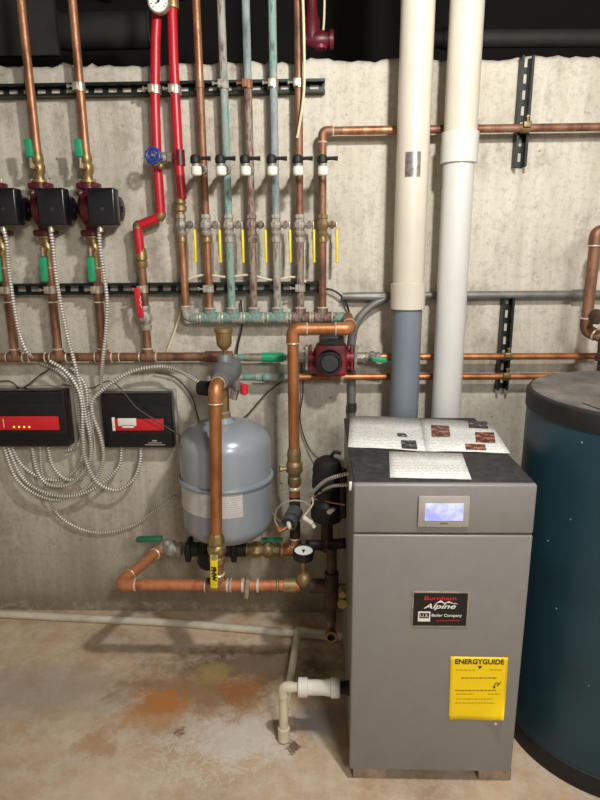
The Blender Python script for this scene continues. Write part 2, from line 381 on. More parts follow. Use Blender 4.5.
def elbow(par, a, b, c, r, m, rad, ringm='solder', ext=0.9):      # sleeve around a corner, with its solder rings
    a, b, c = Vector(a), Vector(b), Vector(c); u = (a-b).normalized(); v = (c-b).normalized()
    L = rad/math.tan(u.angle(v)/2)+r*ext
    o = MB().tube(fillet([b+u*L, b, b+v*L], rad), r*1.16, 14).build('elbow', m, par)
    if ringm:
        for e in (u, v):
            MB().lathe(b+e*(L-0.001), e, [(0, r*1.20), (0.002, r*1.24), (0.005, r*1.12)], 14).build('solder_ring', ringm, o)
    return o
def run(par, pts, r, m, rad=0.03, em=None, elbows=True, ringm='solder', name='pipe', n=14):
    pts = [Vector(p) for p in pts]
    o = MB().tube(fillet(pts, rad), r, n).build(name, m, par)
    if elbows:
        for i in range(1, len(pts)-1): elbow(par, pts[i-1], pts[i], pts[i+1], r, em or m, rad, ringm)
    return o
def sleeve(par, c, ax, r, h, m, name='coupling', flare=1.0):
    c = Vector(c); ax = Vector(ax).normalized()
    return MB().lathe(c-ax*h/2, ax, [(0, r*0.93), (0.002, r), (h*0.3, r), (h*0.5, r*flare), (h*0.7, r), (h-0.002, r), (h, r*0.93)], 16).build(name, m, par)
def tee(par, c, run_ax, br_ax, r, m, L=0.032):
    c = Vector(c); a = Vector(run_ax).normalized(); b = Vector(br_ax).normalized()
    o = MB().cyl(c-a*L, c+a*L, r*1.17).cyl(c, c+b*L, r*1.17).build('tee', m, par)
    for e in (a, -a, b): MB().lathe(c+e*(L-0.001), e, [(0, r*1.2), (0.002, r*1.24), (0.005, r*1.1)], 14).build('solder_ring', 'solder', o)
    return o
def valve(par, c, ax, r, m, L=0.075, name='ball_valve', stem=None):
    c = Vector(c); ax = Vector(ax).normalized(); h = L/2; b = MB()
    b.lathe(c-ax*h, ax, [(0, r*1.2), (0.004, r*1.38), (L*0.2, r*1.38), (L*0.22, r*1.15), (L*0.3, r*1.25), (L*0.42, r*1.65), (L*0.58, r*1.65), (L*0.7, r*1.25), (L*0.78, r*1.15), (L*0.8, r*1.38), (L-0.004, r*1.38), (L, r*1.2)], 8)
    if stem is not None:
        s_ = Vector(stem); b.cyl(c, c+s_, 0.007, 10); b.lathe(c+s_*0.55, s_, [(0, r*0.95), (s_.length*0.3, r*0.75), (s_.length*0.42, r*0.5)], 8)
    return b.build(name, m, par)
def lever(par, p, q, wid, th, m, wdir):
    p, q, wdir = Vector(p), Vector(q), Vector(wdir).normalized(); ax = (q-p).normalized(); nrm = ax.cross(wdir).normalized()
    R = Matrix((wdir, nrm, ax)).transposed()
    return MB().box((p+q)/2, (wid, th, (q-p).length), min(wid, th)*0.42, R).build('lever', m, par)
def clamp(par, c, ax, r, m='steel', toward=(0, -1, 0)):    # two-piece strut clamp around a pipe, ear and screw in front
    c = Vector(c); ax = Vector(ax).normalized(); t = Vector(toward).normalized(); s_ = ax.cross(t).normalized()
    b = MB().lathe(c-ax*0.014, ax, [(0, r*1.05), (0.001, r*1.22), (0.027, r*1.22), (0.028, r*1.05)], 14)
    R = Matrix((s_, t, ax)).transposed()
    b.box(c+t*(r*1.2+0.004)-s_*r*0.6, (0.018, 0.012, 0.026), 0.002, R)
    o = b.build('pipe_clamp', m, par)
    e = c+t*(r*1.2+0.004)-s_*r*0.6
    MB().cyl(e-s_*0.006, e-s_*0.026, 0.0035, 8).cyl(e-s_*0.022, e-s_*0.027, 0.007, 6).build('screw', m, o)
    return o
def label_text(par, txt, size, origin, xd, yd, m, name='lettering', shear=0.0, ex=0.0004, align='CENTER', width=None, bold=0.0):
    c = bpy.data.curves.new('t', 'FONT'); c.body = txt; c.size = size; c.align_x = align; c.align_y = 'CENTER'; c.extrude = ex; c.shear = shear; c.offset = bold
    t = bpy.data.objects.new('t', c); COL.objects.link(t)
    dg = bpy.context.evaluated_depsgraph_get(); me = bpy.data.meshes.new_from_object(t.evaluated_get(dg))
    bpy.data.objects.remove(t); bpy.data.curves.remove(c)
    xd = Vector(xd).normalized(); yd = Vector(yd).normalized(); zd = xd.cross(yd)
    k = 1.0
    if width:
        xs = [v.co.x for v in me.vertices]; k = width/(max(xs)-min(xs))
    for v in me.vertices: v.co = xd*v.co.x*k+yd*v.co.y+zd*v.co.z
    me.materials.clear(); me.materials.append(M[m]); me.name = name
    o = bpy.data.objects.new(name, me); COL.objects.link(o); return place(o, Vector(origin), par)
UP = Vector((0, 0, 1)); OUT = Vector((0, -1, 0)); RT = Vector((1, 0, 0))

# ================================================================ THE ROOM
ztop = P(300, 60, 0).z
b = MB(); xs = [-3.2+0.02*i for i in range(int(6.4/0.02)+1)]; top = []
random.seed(3); h = 0
for x in xs:
    h = 0.7*h+random.uniform(-0.006, 0.006); top.append(ztop+h+(0.006 if random.random() < .08 else 0))
n = len(xs); vs = []
for x, t in zip(xs, top):
    vs += [(x, WY, -0.02), (x, WY, t-0.03), (x, WY+0.004, t-0.012), (x, WY+0.018, t), (x, WY+0.22, t+random.uniform(-.006, .006)), (x, WY+0.22, -0.02)]
fs = [[i*6+k, i*6+(k+1) % 6, (i+1)*6+(k+1) % 6, (i+1)*6+k] for i in range(n-1) for k in range(6)]
fs += [[0, 1, 2, 3, 4, 5], [(n-1)*6+k for k in range(6)]]
struct(b.add(vs, fs).build('wall_back', 'wall', origin=Vector((0, WY, 0)), angle=50))
struct(MB().box((0, 0.6, -0.05), (6.4, 6.4, 0.1)).build('floor', 'floor', smooth=False, origin=Vector((0, 0, 0))))
struct(MB().box((-3.3, 0.6, 1.55), (0.2, 6.4, 3.1)).build('wall_left', 'wall', smooth=False))
struct(MB().box((3.3, 0.6, 1.55), (0.2, 6.4, 3.1)).build('wall_right', 'wall', smooth=False))
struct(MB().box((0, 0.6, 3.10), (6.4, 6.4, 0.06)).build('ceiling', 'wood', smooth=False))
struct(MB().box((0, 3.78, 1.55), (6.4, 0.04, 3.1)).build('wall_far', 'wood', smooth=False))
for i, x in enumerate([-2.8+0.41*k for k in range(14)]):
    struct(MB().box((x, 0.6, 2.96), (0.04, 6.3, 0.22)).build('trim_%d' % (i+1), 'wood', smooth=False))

# dim things in the joist space above the wall
c0 = P(70, 32, -0.7); c1 = P(152, 30, -0.7)
du = thing('round_duct', 'dim grey round duct in the dark joist space above the wall', 'duct', c0)
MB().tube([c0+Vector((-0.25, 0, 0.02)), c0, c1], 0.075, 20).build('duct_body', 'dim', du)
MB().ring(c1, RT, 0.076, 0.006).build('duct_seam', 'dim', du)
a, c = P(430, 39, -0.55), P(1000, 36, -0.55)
dp = thing('drain_pipe', 'dim white pipe running across the dark joist space at upper right', 'pipe', a)
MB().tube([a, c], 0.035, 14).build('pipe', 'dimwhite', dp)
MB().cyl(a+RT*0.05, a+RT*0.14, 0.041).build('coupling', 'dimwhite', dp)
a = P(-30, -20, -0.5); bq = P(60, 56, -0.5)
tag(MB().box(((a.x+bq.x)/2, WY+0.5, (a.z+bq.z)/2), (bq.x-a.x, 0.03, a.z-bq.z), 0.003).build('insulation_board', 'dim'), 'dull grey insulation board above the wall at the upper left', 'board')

# ================================================================ STRUT CHANNELS
def strut(label, a, bb, wdir):
    a, bb = Vector(a), Vector(bb); ax = (bb-a).normalized(); L = (bb-a).length; s_ = Vector(wdir); o = MB()
    R = Matrix((s_, Vector((0, 1, 0)), ax)).transposed(); mid = (a+bb)/2; w_ = 0.041; dp_ = 0.041
    def bx(sx, sy, c_s, c_y, l0=0, l1=L):
        o.box(a+ax*((l0+l1)/2)+s_*c_s+Vector((0, c_y, 0)), (sx, sy, l1-l0), 0, R)
    yb = WY-0.0015
    for e in (-1, 1):
        bx(0.003, dp_-0.001, e*(w_/2-0.0015), yb-dp_/2-a.y)
        bx(0.0075, 0.003, e*(w_/2-0.0038), yb-dp_+0.0015-a.y); bx(0.0025, 0.007, e*(w_/2-0.0072), yb-dp_+0.005-a.y)
        bx(0.009, 0.0026, e*0.0145, yb-0.0015-a.y)
    t = 0.0
    while t < L:                                       # webs between the slots
        bx(0.021, 0.0026, 0, yb-0.0015-a.y, t, min(t+0.02, L)); t += 0.05
    return tag(o.build('strut_channel', 'strut', smooth=False), label, 'strut channel')
def flat(p): return Vector((p.x, WY, p.z))
zu = P(150, 91, 0).z; strut('long dark green slotted channel high on the wall behind the copper and red pipes', (P(-220, 91, 0).x, WY, zu), (P(325, 89, 0).x, WY, zu), (0, 0, 1))
zl = P(150, 288, 0).z; strut('long dark green slotted channel across the wall below the maroon pumps', (P(-220, 288, 0).x, WY, zl), (P(322, 287, 0).x, WY, zl), (0, 0, 1))
x0 = P(521, 110, 0).x; strut('short upright dark green slotted channel at the upper right of the wall', (x0, WY, P(522, 168, 0).z), (x0, WY, P(522, 59, 0).z), (1, 0, 0))
x1 = P(503, 340, 0).x; strut('short upright dark green slotted channel behind the two lower copper lines', (x1, WY, P(504, 388, 0).z), (x1, WY, P(507, 297, 0).z), (1, 0, 0))

# ================================================================ LEFT HEADER AND PUMP COLUMNS
DC = 0.062; RY = WY-DC
zh = P(100, 357, DC).z; RH = 0.0165
xe = P(208, 357, DC).x
hd = thing('header_pipe', 'long horizontal brown copper header under the three maroon pumps', 'pipe', (P(-220, 357, DC).x, RY, zh))
MB().tube([(P(-220, 357, DC).x, RY, zh), (xe, RY, zh)], RH, 16).build('pipe', 'copper_dull', hd)
cols = []
for px in (15, 58.5, 103.5, 148):
    x = P(px, 352, DC).x; cols.append(x); tee(hd, (x, RY, zh), RT, UP, RH, 'copper_dull', 0.03)
for px in (30, 46, 120):
    p = P(px, 357, DC); MB().ring((p.x, RY, zh), RT, RH+0.0015, 0.0022, 18, 6).build('cable_tie', 'cable', hd)

def pump(x, label, topz, botz):
    zc = (topz+botz)/2; t = thing('circulator_pump', label, 'pump', (x, RY, botz), 'three maroon circulator pumps')
    hh = (topz-botz)/2
    v = MB().lathe((x, RY, botz+0.012), UP, [(0, 0.020), (0.02, 0.023), (hh*0.55, 0.038), (hh-0.012, 0.047), (hh*1.4, 0.038), (2*hh-0.044, 0.023), (2*hh-0.024, 0.020)], 20)
    v.lathe((x-0.03, RY-0.008, zc), RT, [(0, 0.03), (0.012, 0.05), (0.05, 0.053), (0.062, 0.047)], 24).build('volute', 'maroon', t)
    m_ = MB().lathe((x+0.032, RY-0.010, zc), RT, [(0, 0.044), (0.004, 0.049), (0.062, 0.049), (0.070, 0.044)], 24)
    for k in range(10):
        a_ = 2*math.pi*k/10; m_.box((x+0.065, RY-0.010+0.05*math.cos(a_), zc+0.05*math.sin(a_)), (0.055, 0.004, 0.004))
    m_ = m_.build('motor_housing', 'maroon', t)
    MB().lathe((x+0.102, RY-0.010, zc), RT, [(0, 0.043), (0.010, 0.041), (0.015, 0.030), (0.016, 0.012), (0.020, 0.011)], 24).build('end_cap', 'black', m_)
    bxo = MB().box((x+0.076, RY-0.084, zc+0.002), (0.094, 0.055, 0.122), 0.007, seg=3).build('terminal_box', 'black', t)
    MB().cyl((x+0.080, RY-0.111, zc-0.005), (x+0.080, RY-0.114, zc-0.005), 0.006, 12).build('screw', 'darkgrey', bxo)
    MB().lathe((x+0.058, RY-0.086, zc-0.058), -UP, [(0, 0.009), (0.008, 0.011), (0.02, 0.011), (0.022, 0.008)], 10).build('cable_connector', 'steel', bxo)
    for z, s_ in ((topz, -1), (botz, 1)):
        f = MB().box((x, RY, z+s_*0.010), (0.076, 0.05, 0.020), 0.006).cyl((x, RY, z+s_*0.001), (x, RY, z+s_*0.021), 0.03).build('flange', 'maroon', t)
        for e in (-1, 1):
            MB().lathe((x+e*0.028, RY-0.004, z-s_*0.012), UP*s_, [(0, 0.0065), (0.007, 0.0065), (0.007, 0.004), (0.042, 0.004), (0.042, 0.0065), (0.049, 0.0065)], 6).build('bolt', 'steel', f)
zt = [None]*3; R1 = 0.0155
names = ['leftmost', 'middle', 'right-hand']
for i, nm in enumerate(names):
    x = cols[i]; Z = lambda row: ZC(x, RY, row)
    zT, zB = Z(183), Z(236)
    pump(x, {0: 'maroon circulator pump with black terminal box cut by the left edge', 1: 'middle maroon circulator pump with black terminal box', 2: 'rightmost of the three maroon circulator pumps, nearest the red pipes'}[i], zT, zB)
    # upper pipe with isolation valve
    u = thing('riser_pipe', {0: 'copper riser above the pump at the left edge, mostly out of view', 1: 'bright copper riser above the middle maroon pump', 2: 'bright copper riser above the right-hand maroon pump, clamped to the channel'}[i], 'pipe', (x, RY, zT), 'copper risers above the pumps')
    MB().cyl((x, RY, Z(156)), (x, RY, Z(-60)), R1*0.93, 16).build('pipe', 'copper', u)
    vb = MB().lathe((x, RY, zT+0.001), UP, [(0, 0.028), (0.008, 0.028), (0.010, 0.017), (0.024, 0.016), (0.034, 0.021), (0.055, 0.0225), (0.066, 0.0175), (0.074, 0.020), (Z(157)-zT, 0.019), (Z(153)-zT, 0.0165)], 12)
    vb.cyl((x, RY, zT+0.046), (x-0.004, RY-0.045, zT+0.05), 0.011, 10)
    vb = part_label(vb.build('ball_valve', 'brass', u), 'brass flange valve')
    lever(vb, (x-0.004, RY-0.050, zT+0.078), (x-0.005, RY-0.054, Z(141.5)), 0.014, 0.026, 'green', OUT)
    lv = MB().box((x-0.004, RY-0.048, zT+0.06), (0.008, 0.012, 0.035), 0.002).build('handle_stem', 'steel', vb)
    if i != 1: clamp(u, (x, RY, zu), UP, R1*0.93)
    # lower pipe
    l = thing('riser_pipe', {0: 'copper stub below the pump at the left edge, down to the header', 1: 'copper pipe from the middle maroon pump down to the header', 2: 'copper pipe from the right-hand maroon pump down to the header'}[i], 'pipe', (x, RY, zh+RH), 'copper pipes below the pumps')
    MB().cyl((x, RY, zh+RH+0.014), (x, RY, Z(262)), R1, 16).build('pipe', 'copper_dull', l)
    vb = MB().lathe((x, RY, zB-0.001), -UP, [(0, 0.028), (0.008, 0.028), (0.010, 0.017), (0.024, 0.017), (0.033, 0.021), (0.05, 0.0225), (0.062, 0.018), (zB-Z(264), 0.018), (zB-Z(267), 0.0172)], 12)
    vb.cyl((x, RY, zB-0.046), (x+0.002, RY-0.045, zB-0.046), 0.011, 10)
    vb = part_label(vb.build('ball_valve', 'brass', l), 'brass flange valve')
    lever(vb, (x+0.002, RY-0.050, zB-0.072), (x+0.002, RY-0.054, Z(281)), 0.014, 0.026, 'green', OUT)
    MB().box((x+0.002, RY-0.047, zB-0.056), (0.008, 0.012, 0.03), 0.002).build('handle_stem', 'steel', vb)
    clamp(l, (x, RY, zl), UP, R1)
    for row in (268, 302):
        MB().ring((x, RY, Z(row)), UP, R1+0.0015, 0.0022, 18, 6).build('cable_tie', 'cable', l)

# ================================================================ RED PIPES
x4 = cols[3]
rA = thing('supply_pipe', 'left red pipe with blue handwheel, offset bend and red lever valve', 'pipe', (x4, RY, zh+RH))
D2 = 0.066
pts = [P(159, -30, D2), P(155.5, 40, D2), P(155, 100, D2), P(157, 160, D2), P(161, 216, D2), P(137.5, 226, D2), P(140.5, 254, D2)]
red = run(rA, pts, 0.0165, 'red', 0.02, elbows=False); part_label(red, 'red tube')
for i in (4, 5): elbow(rA, pts[i-1], pts[i], pts[i+1], 0.0155, 'brass_dull', 0.014, None, -0.05)
for i in (3,): sleeve(rA, pts[i], pts[i+1]-pts[i-1], 0.0185, 0.05, 'brass_dull', 'tee')
Zr = lambda row: ZC(x4, WY-DC, row)
MB().lathe((x4, RY, Zr(268)), UP, [(0, 0.017), (0.006, 0.021), (0.022, 0.021), (0.026, 0.017), (0.03, 0.022), (0.055, 0.020), (Zr(248)-Zr(268), 0.017)], 12).build('coupling', 'brass', rA)
MB().cyl((x4, RY, zh+RH+0.014), (x4, RY, Zr(266)), 0.0145, 14).build('pipe', 'copper_dull', rA)
clamp(rA, (x4, RY, zl), UP, 0.0145)
v = valve(rA, (x4, RY, Zr(318)), UP, 0.0155, 'valve_pat', 0.09, stem=(-0.004, -0.04, 0.0)); 
hp = Vector((x4-0.004, RY-0.042, Zr(316)))
lvr = lever(v, hp+UP*0.0, Vector((x4-0.010, RY-0.05, Zr(287))), 0.022, 0.008, 'redlabel', RT); part_label(lvr, 'red lever with white lettering')
q = P(140.5, 302, 0.116)
MB().tube(spline([q+Vector((0.003*math.sin(i*1.9), -0.001, 0.02-0.005*i)) for i in range(9)], 4), 0.001, 6).build('lettering', 'whitelabel', lvr)
clamp(rA, P(155.5, 90, D2), UP, 0.0165)
# gauge at the top
g = P(158.5, 1.5, 0.115)
gg = MB().lathe(g+Vector((0, 0.02, 0)), OUT, [(0, 0.034), (0.02, 0.036), (0.024, 0.034), (0.024, 0.031), (0.021, 0.030)], 28).build('pressure_gauge', 'steel', rA)
part_label(gg, 'round dial gauge at the top of the red pipe')
MB().lathe(g+Vector((0, -0.001, 0)), OUT, [(0, 0.03), (0.0015, 0.03)], 28).build('dial', 'dial', gg)
MB().box(g+Vector((0.004, -0.0035, 0.003)), (0.003, 0.001, 0.034), 0, Matrix.Rotation(0.9, 3, 'Y')).cyl(g+OUT*0.003, g+OUT*0.0045, 0.004, 10).build('needle', 'ink', gg)
tk = MB()
for k in range(11):
    a_ = math.radians(-130+26*k); tk.box(g+Vector((0.024*math.sin(a_), -0.003, 0.024*math.cos(a_))), (0.0015, 0.001, 0.006), 0, Matrix.Rotation(a_, 3, 'Y'))
tk.build('scale_marks', 'ink', gg)
MB().cyl(g+Vector((0, 0.02, 0)), g+Vector((0.0, 0.05, 0)), 0.008).build('gauge_stem', 'brass', gg)

rB = thing('supply_pipe', 'right red pipe running down into a bare copper leg and the corroded manifold', 'pipe', P(187, 318, DC))
pts = [P(171, -30, D2), P(173.5, 60, D2), P(179, 165, D2), P(182.2, 199, D2)]
part_label(run(rB, pts, 0.0165, 'red', 0.02, elbows=False), 'red tube')
tt = MB().cyl(P(179.3, 150, D2), P(180.3, 166, D2), 0.0182).cyl(P(179.5, 158, D2), P(173, 158, D2), 0.0165).build('tee', 'maroon', rB)
clamp(rB, P(175.5, 90, D2), UP, 0.0165)
for par, pt in ((rB, P(172.5, 4, D2)),):
    sleeve(par, pt, UP, 0.021, 0.03, 'brass')
# blue wheel valve between the two red pipes
bv = thing('gate_valve', 'small valve with blue handwheel bridging the two red pipes', 'valve', P(163, 160, 0.09))
MB().lathe(P(172.5, 158, D2), P(158, 157.5, D2)-P(172.5, 158, D2), [(0, 0.0125), (0.004, 0.017), (0.016, 0.017), (0.02, 0.012), (0.028, 0.018), (0.04, 0.018), (0.045, 0.012)], 8).cyl(P(163, 158, D2), P(154, 156, 0.145), 0.008, 10).build('valve_body', 'nickel', bv)
hwc = P(153, 155.5, 0.150); hax = Vector((-0.05, -1, 0.1)).normalized()
hw = MB().ring(hwc, hax, 0.022, 0.0052, 24, 8).lathe(hwc-hax*0.003, hax, [(0, 0.009), (0.006, 0.009), (0.008, 0.006)], 12)
uu = hax.orthogonal().normalized(); ww = hax.cross(uu)
for k in range(5):
    a_ = 2*math.pi*k/5; e = uu*math.cos(a_)+ww*math.sin(a_); hw.tube([hwc, hwc+e*0.022], 0.0042, 6)
    e2 = uu*math.cos(a_+.6)+ww*math.sin(a_+.6); hw.ball(hwc+e*0.0245, 0.0055, 8); hw.ball(hwc+e2*0.0245, 0.0055, 8)
hw = hw.build('handwheel', 'blue', bv)
MB().cyl(hwc+hax*0.004, hwc+hax*0.010, 0.0045, 6).build('nut', 'steel', hw)
MB().ball(P(160.5, 166, 0.10), 0.012, 10).build('drain_cap', 'brass', bv)

# ================================================================ SEVEN RISERS ON THE MANIFOLD
zm = P(270, 317.5, DC).z; RM = 0.0185
xl_, xr_ = P(199, 318, DC).x, P(350, 317, DC).x
mf = thing('manifold_pipe', 'corroded teal and grey horizontal manifold under the seven yellow-lever risers', 'pipe', (xl_, RY, zm))
MB().tube([(xl_, RY, zm), (xr_, RY, zm)], RM, 16).build('pipe', 'header_pat', mf)
R2 = 0.0135
leg = [(186, 186), (210, 300), (232, 300), (254, 300), (277.5, 300), (300.5, 300), (322.5, 300)]
mats_up = [None, 'copper', 'grey_pat', 'grey_blue', 'verdigris', 'copper_dull', 'copper_dull']
mats_up2 = [None, 'copper_dull', 'verdigris', 'brown_pat', 'grey_blue', 'copper_dull', 'copper_dull']
mats_lo = ['copper', 'copper', 'verdigris', 'brown_pat', 'grey_pat', 'brown_pat', 'copper_dull']
RL = ['', 'bare copper riser, first right of the red pipes', 'verdigris riser with bluish green bands, second right of the red pipes', 'grey oxidised riser, third right of the red pipes, rusty clamp', 'pale teal riser, fourth right of the red pipes', 'brown copper riser with a cream cable beside it', 'copper riser that bends right near the top of the wall']
for i in range(7):
    x = P(leg[i][0], 312, DC).x; Z = lambda row: ZC(x, RY, row)
    if i == 0:
        par = rB
        run(par, [(x, RY, Z(203)), (x, RY, zm), (xl_+0.02, RY, zm)], R2*1.1, 'copper', 0.028, 'grey_pat')
        MB().lathe((x, RY, Z(212)), UP, [(0, 0.016), (0.004, 0.022), (0.02, 0.022), (0.024, 0.017), (0.03, 0.021), (Z(197)-Z(212), 0.0185)], 10).build('coupling', 'brass_dull', par)
    else:
        par = thing('riser_pipe', RL[i], 'pipe', (x, RY, zm+RM), 'risers on the corroded manifold')
        if i < 6:
            MB().cyl((x, RY, zu), (x, RY, Z(-60)), R2, 14).build('pipe', mats_up[i], par)
            MB().cyl((x, RY, Z(226)), (x, RY, zu), R2, 14).build('pipe', mats_up2[i], par)
            if i not in (1,): clamp(par, (x, RY, zu), UP, R2*1.05, {2: 'valve_pat', 3: 'rusty'}.get(i, 'steel'))
            if i == 1: MB().lathe((x, RY, zu-0.01), UP, [(0, 0.0135), (0.001, 0.0155), (0.02, 0.0155), (0.021, 0.0135)], 14).build('pipe_strap', 'copper_dull', par)
        MB().cyl((x, RY, zm+0.0), (x, RY, Z(226)), R2*1.05, 14).build('pipe', mats_lo[i], par)
        tee(mf, (x, RY, zm), RT, UP, RM*0.95, 'header_pat' if i < 5 else 'brown_pat', 0.034)
        # small stop valve standing out from the riser
        zk = Z(170); k0 = Vector((x, RY, zk)); y1 = RY-0.135
        sv = MB().cyl(k0, (x, y1-0.004, zk), 0.0115, 10).cyl(k0+OUT*0.01, k0+OUT*0.028, 0.017, 8).cyl((x, y1, zk-0.018), (x, y1, zk+0.012), 0.012, 12).build('stop_valve', 'nickel', par)
        MB().lathe((x, y1, zk-0.034), UP, [(0, 0.013), (0.003, 0.0165), (0.006, 0.0175), (0.023, 0.0175), (0.028, 0.0155), (0.029, 0.012)], 18).build('collar', 'white', sv)
        MB().lathe((x-0.002, y1, zk+0.003), UP, [(0, 0.013), (0.003, 0.0165), (0.016, 0.017), (0.024, 0.014), (0.028, 0.006)], 16).tube([(x, y1, zk+0.017), (x+0.026, y1, zk+0.019), (x+0.048, y1, zk+0.018)], 0.006, 8, rs=[0.007, 0.0055, 0.0075]).build('knob', 'black_matt', sv)
    bm_ = ['nickel', 'valve_pat', 'valve_pat', 'brown_pat', 'valve_pat', 'valve_pat', 'brass_dull'][i]
    zv = Z(225)
    v = valve(par, (x, RY, zv), UP, R2*0.98, bm_, 0.072, stem=(0.045, -0.012, 0))
    MB().lathe((x+0.030, RY-0.010, zv), (1, -0.25, 0), [(0, 0.014), (0.008, 0.014), (0.010, 0.006), (0.02, 0.006)], 8).build('packing_nut', bm_, v)
    lever(v, (x+0.050, RY-0.016, zv-0.016), (x+0.051, RY-0.026, Z(263)), 0.009, 0.018, 'yellow', RT)
    MB().box((x+0.048, RY-0.014, zv-0.006), (0.004, 0.016, 0.03), 0.001).build('handle_stem', 'steel', v)
    sleeve(par, (x, RY, Z(240)), UP, R2*1.3, 0.018, 'brass' if i in (0, 1, 6) else bm_)
    if i in (1, 5): clamp(par, (x, RY, zl), UP, R2*1.1, 'valve_pat')
    if i == 6: corner = (x, Z)
# upper copper line to the right
x = corner[0]; zc_ = ZC(x, RY, 131)
xe2 = 3.19
ul = par
run(ul, [(x, RY, ZC(x, RY, 226)), (x, RY, zc_), (xe2, RY, zc_)], R2, 'copper_dull', 0.022)
part_label(ul.children[-3] if False else ul, ul['label'])
clamp(ul, (x0, RY, zc_), RT, R2, 'brass_dull')
MB().cyl((P(343, 131, DC).x, RY, zc_), (P(431, 130, DC).x, RY, zc_), R2*1.04, 14).build('pipe_section', 'copper', ul)

# ================================================================ LOWER RIGHT COPPER LINES
zA = ZC(P(480, 357, DC).x, RY, 356.5); zB_ = ZC(P(480, 377, DC).x, RY, 376.5)
xs0 = P(240, 357, DC).x; xs1 = P(640, 356, DC).x
LA = thing('heating_line', 'upper of two copper lines behind the vent pipes, through the red pump', 'pipe', (xs0, RY, zA))
def seg(par, px0, px1, z, r, m, name='pipe'):
    return MB().cyl((P(px0, 357, DC).x, RY, z), (3.19 if px1 == 640 else P(px1, 357, DC).x, RY, z), r, 14).build(name, m, par)
seg(LA, 226, 300, zA, 0.0125, 'header_pat'); seg(LA, 355, 640, zA, 0.0125, 'copper_lit')
seg(LA, 262, 284, zA, 0.018, 'green', 'coupling'); seg(LA, 244, 262, zA, 0.0155, 'nickel', 'coupling')
gv = valve(LA, (P(372, 358, DC).x, RY, zA), RT, 0.0135, 'nickel', 0.06, stem=(0.0, -0.03, 0.0))
p = P(372, 359, DC+0.035); lever(gv, p, p+Vector((0.055, 0.0, -0.006)), 0.018, 0.010, 'green', UP)
sleeve(LA, (P(362, 357, DC).x, RY, zA), RT, 0.017, 0.03, 'brass')
LB = thing('heating_line', 'lower of two copper lines behind the vent pipes, passing under the red pump', 'pipe', (xs0, RY, zB_))
seg(LB, 236, 300, zB_, 0.0125, 'header_pat'); seg(LB, 300, 640, zB_, 0.0125, 'copper_lit')
seg(LB, 256, 286, zB_, 0.0165, 'verdigris', 'coupling')
for px in (342,): sleeve(LB, (P(px, 377, DC).x, RY, zB_), RT, 0.0152, 0.012, 'solder', 'solder_ring')
for L_, z in ((LA, zA), (LB, zB_)): clamp(L_, (x1, RY, z), RT, 0.0125, 'brass')

# red pump in the upper line
pc = P(331, 357, DC+0.02); pc = Vector((pc.x, RY-0.01, zA))
rp = thing('circulator_pump', 'bright red circulator pump with round black motor face beside the vent pipes', 'pump', pc-UP*0.08)
body = MB().lathe(pc+Vector((0, 0.045, 0)), OUT, [(0, 0.045), (0.01, 0.068), (0.05, 0.070), (0.06, 0.06)], 28).cyl(pc-RT*0.075, pc+RT*0.075, 0.024)
body.build('volute', 'pumpred', rp)
MB().box(pc+Vector((0, -0.04, 0.002)), (0.112, 0.065, 0.118), 0.012, seg=3).build('motor_housing', 'pumpred', rp)
mh = MB().lathe(pc+Vector((-0.006, -0.072, -0.004)), OUT, [(0, 0.046), (0.018, 0.045), (0.028, 0.041), (0.029, 0.034), (0.022, 0.032)], 28).build('motor_face', 'black', rp)
mcen = pc+Vector((-0.006, -0.094, -0.004))
ng = MB().cyl(mcen, mcen+OUT*0.003, 0.03, 24)
for k in range(8):
    a_ = math.pi*k/4; ng.box(mcen+Vector((0.02*math.cos(a_), -0.004, 0.02*math.sin(a_))), (0.018, 0.003, 0.004), 0, Matrix.Rotation(-a_, 3, 'Y'))
ng.build('vent_grille', 'darkgrey', mh)
MB().box(pc+Vector((0.0, -0.052, 0.073)), (0.088, 0.055, 0.032), 0.006).build('terminal_box', 'darkgrey', rp)
for e in (-1, 1):
    f = MB().box(pc+RT*e*0.076, (0.012, 0.05, 0.092), 0.004).cyl(pc+RT*e*0.07, pc+RT*e*0.083, 0.029).build('flange', 'pumpred', rp)
    MB().box(pc+RT*e*0.090, (0.012, 0.05, 0.09), 0.004).cyl(pc+RT*e*0.085, pc+RT*e*0.12, 0.02, 8).build('mating_flange', 'nickel', f)
    for s_ in (-1, 1):
        MB().lathe(pc+RT*e*0.064+UP*s_*0.036, RT*e, [(0, 0.007), (0.007, 0.007), (0.007, 0.004), (0.032, 0.004), (0.032, 0.007), (0.039, 0.007)], 6).build('bolt', 'steel', f)

# large copper line: out of the manifold end, left, then down to the lower loop
DM = 0.235; ym = WY-DM
xm = P(294, 440, DM).x; zt_ = ZC(xm, ym, 329); zlow = P(165, 549, DM).z
xq = P(350, 328, DM).x
bl = thing('supply_line', 'large copper line turning down beside the expansion tank', 'pipe', (xm, ym, zlow))
run(bl, [(xq-0.0, RY, zm), (xq, ym, zt_), (xm, ym, zt_), (xm, ym, zlow), (P(250, 547, DM).x, ym, zlow)], 0.0195, 'copper_lit', 0.03)
Zm = lambda row: ZC(xm, ym, row)
fv = MB()
fv.lathe((xm, ym, Zm(485)), UP, [(0, 0.021), (0.005, 0.025), (0.03, 0.025), (0.034, 0.021), (0.045, 0.023), (0.056, 0.031), (0.066, 0.031), (0.066, 0.029), (0.076, 0.029), (0.076, 0.031), (0.086, 0.029), (0.092, 0.024), (0.12, 0.026), (Zm(448)-Zm(485), 0.021)], 12)
fv = fv.cyl((xm, ym, Zm(468)), (xm-0.045, ym-0.01, Zm(468)), 0.007, 8).build('check_valve', 'brass_dull', bl)
MB().cyl((xm-0.045, ym-0.01, Zm(468)), (xm-0.052, ym-0.012, Zm(468)), 0.012, 8).build('knob', 'brass', fv)
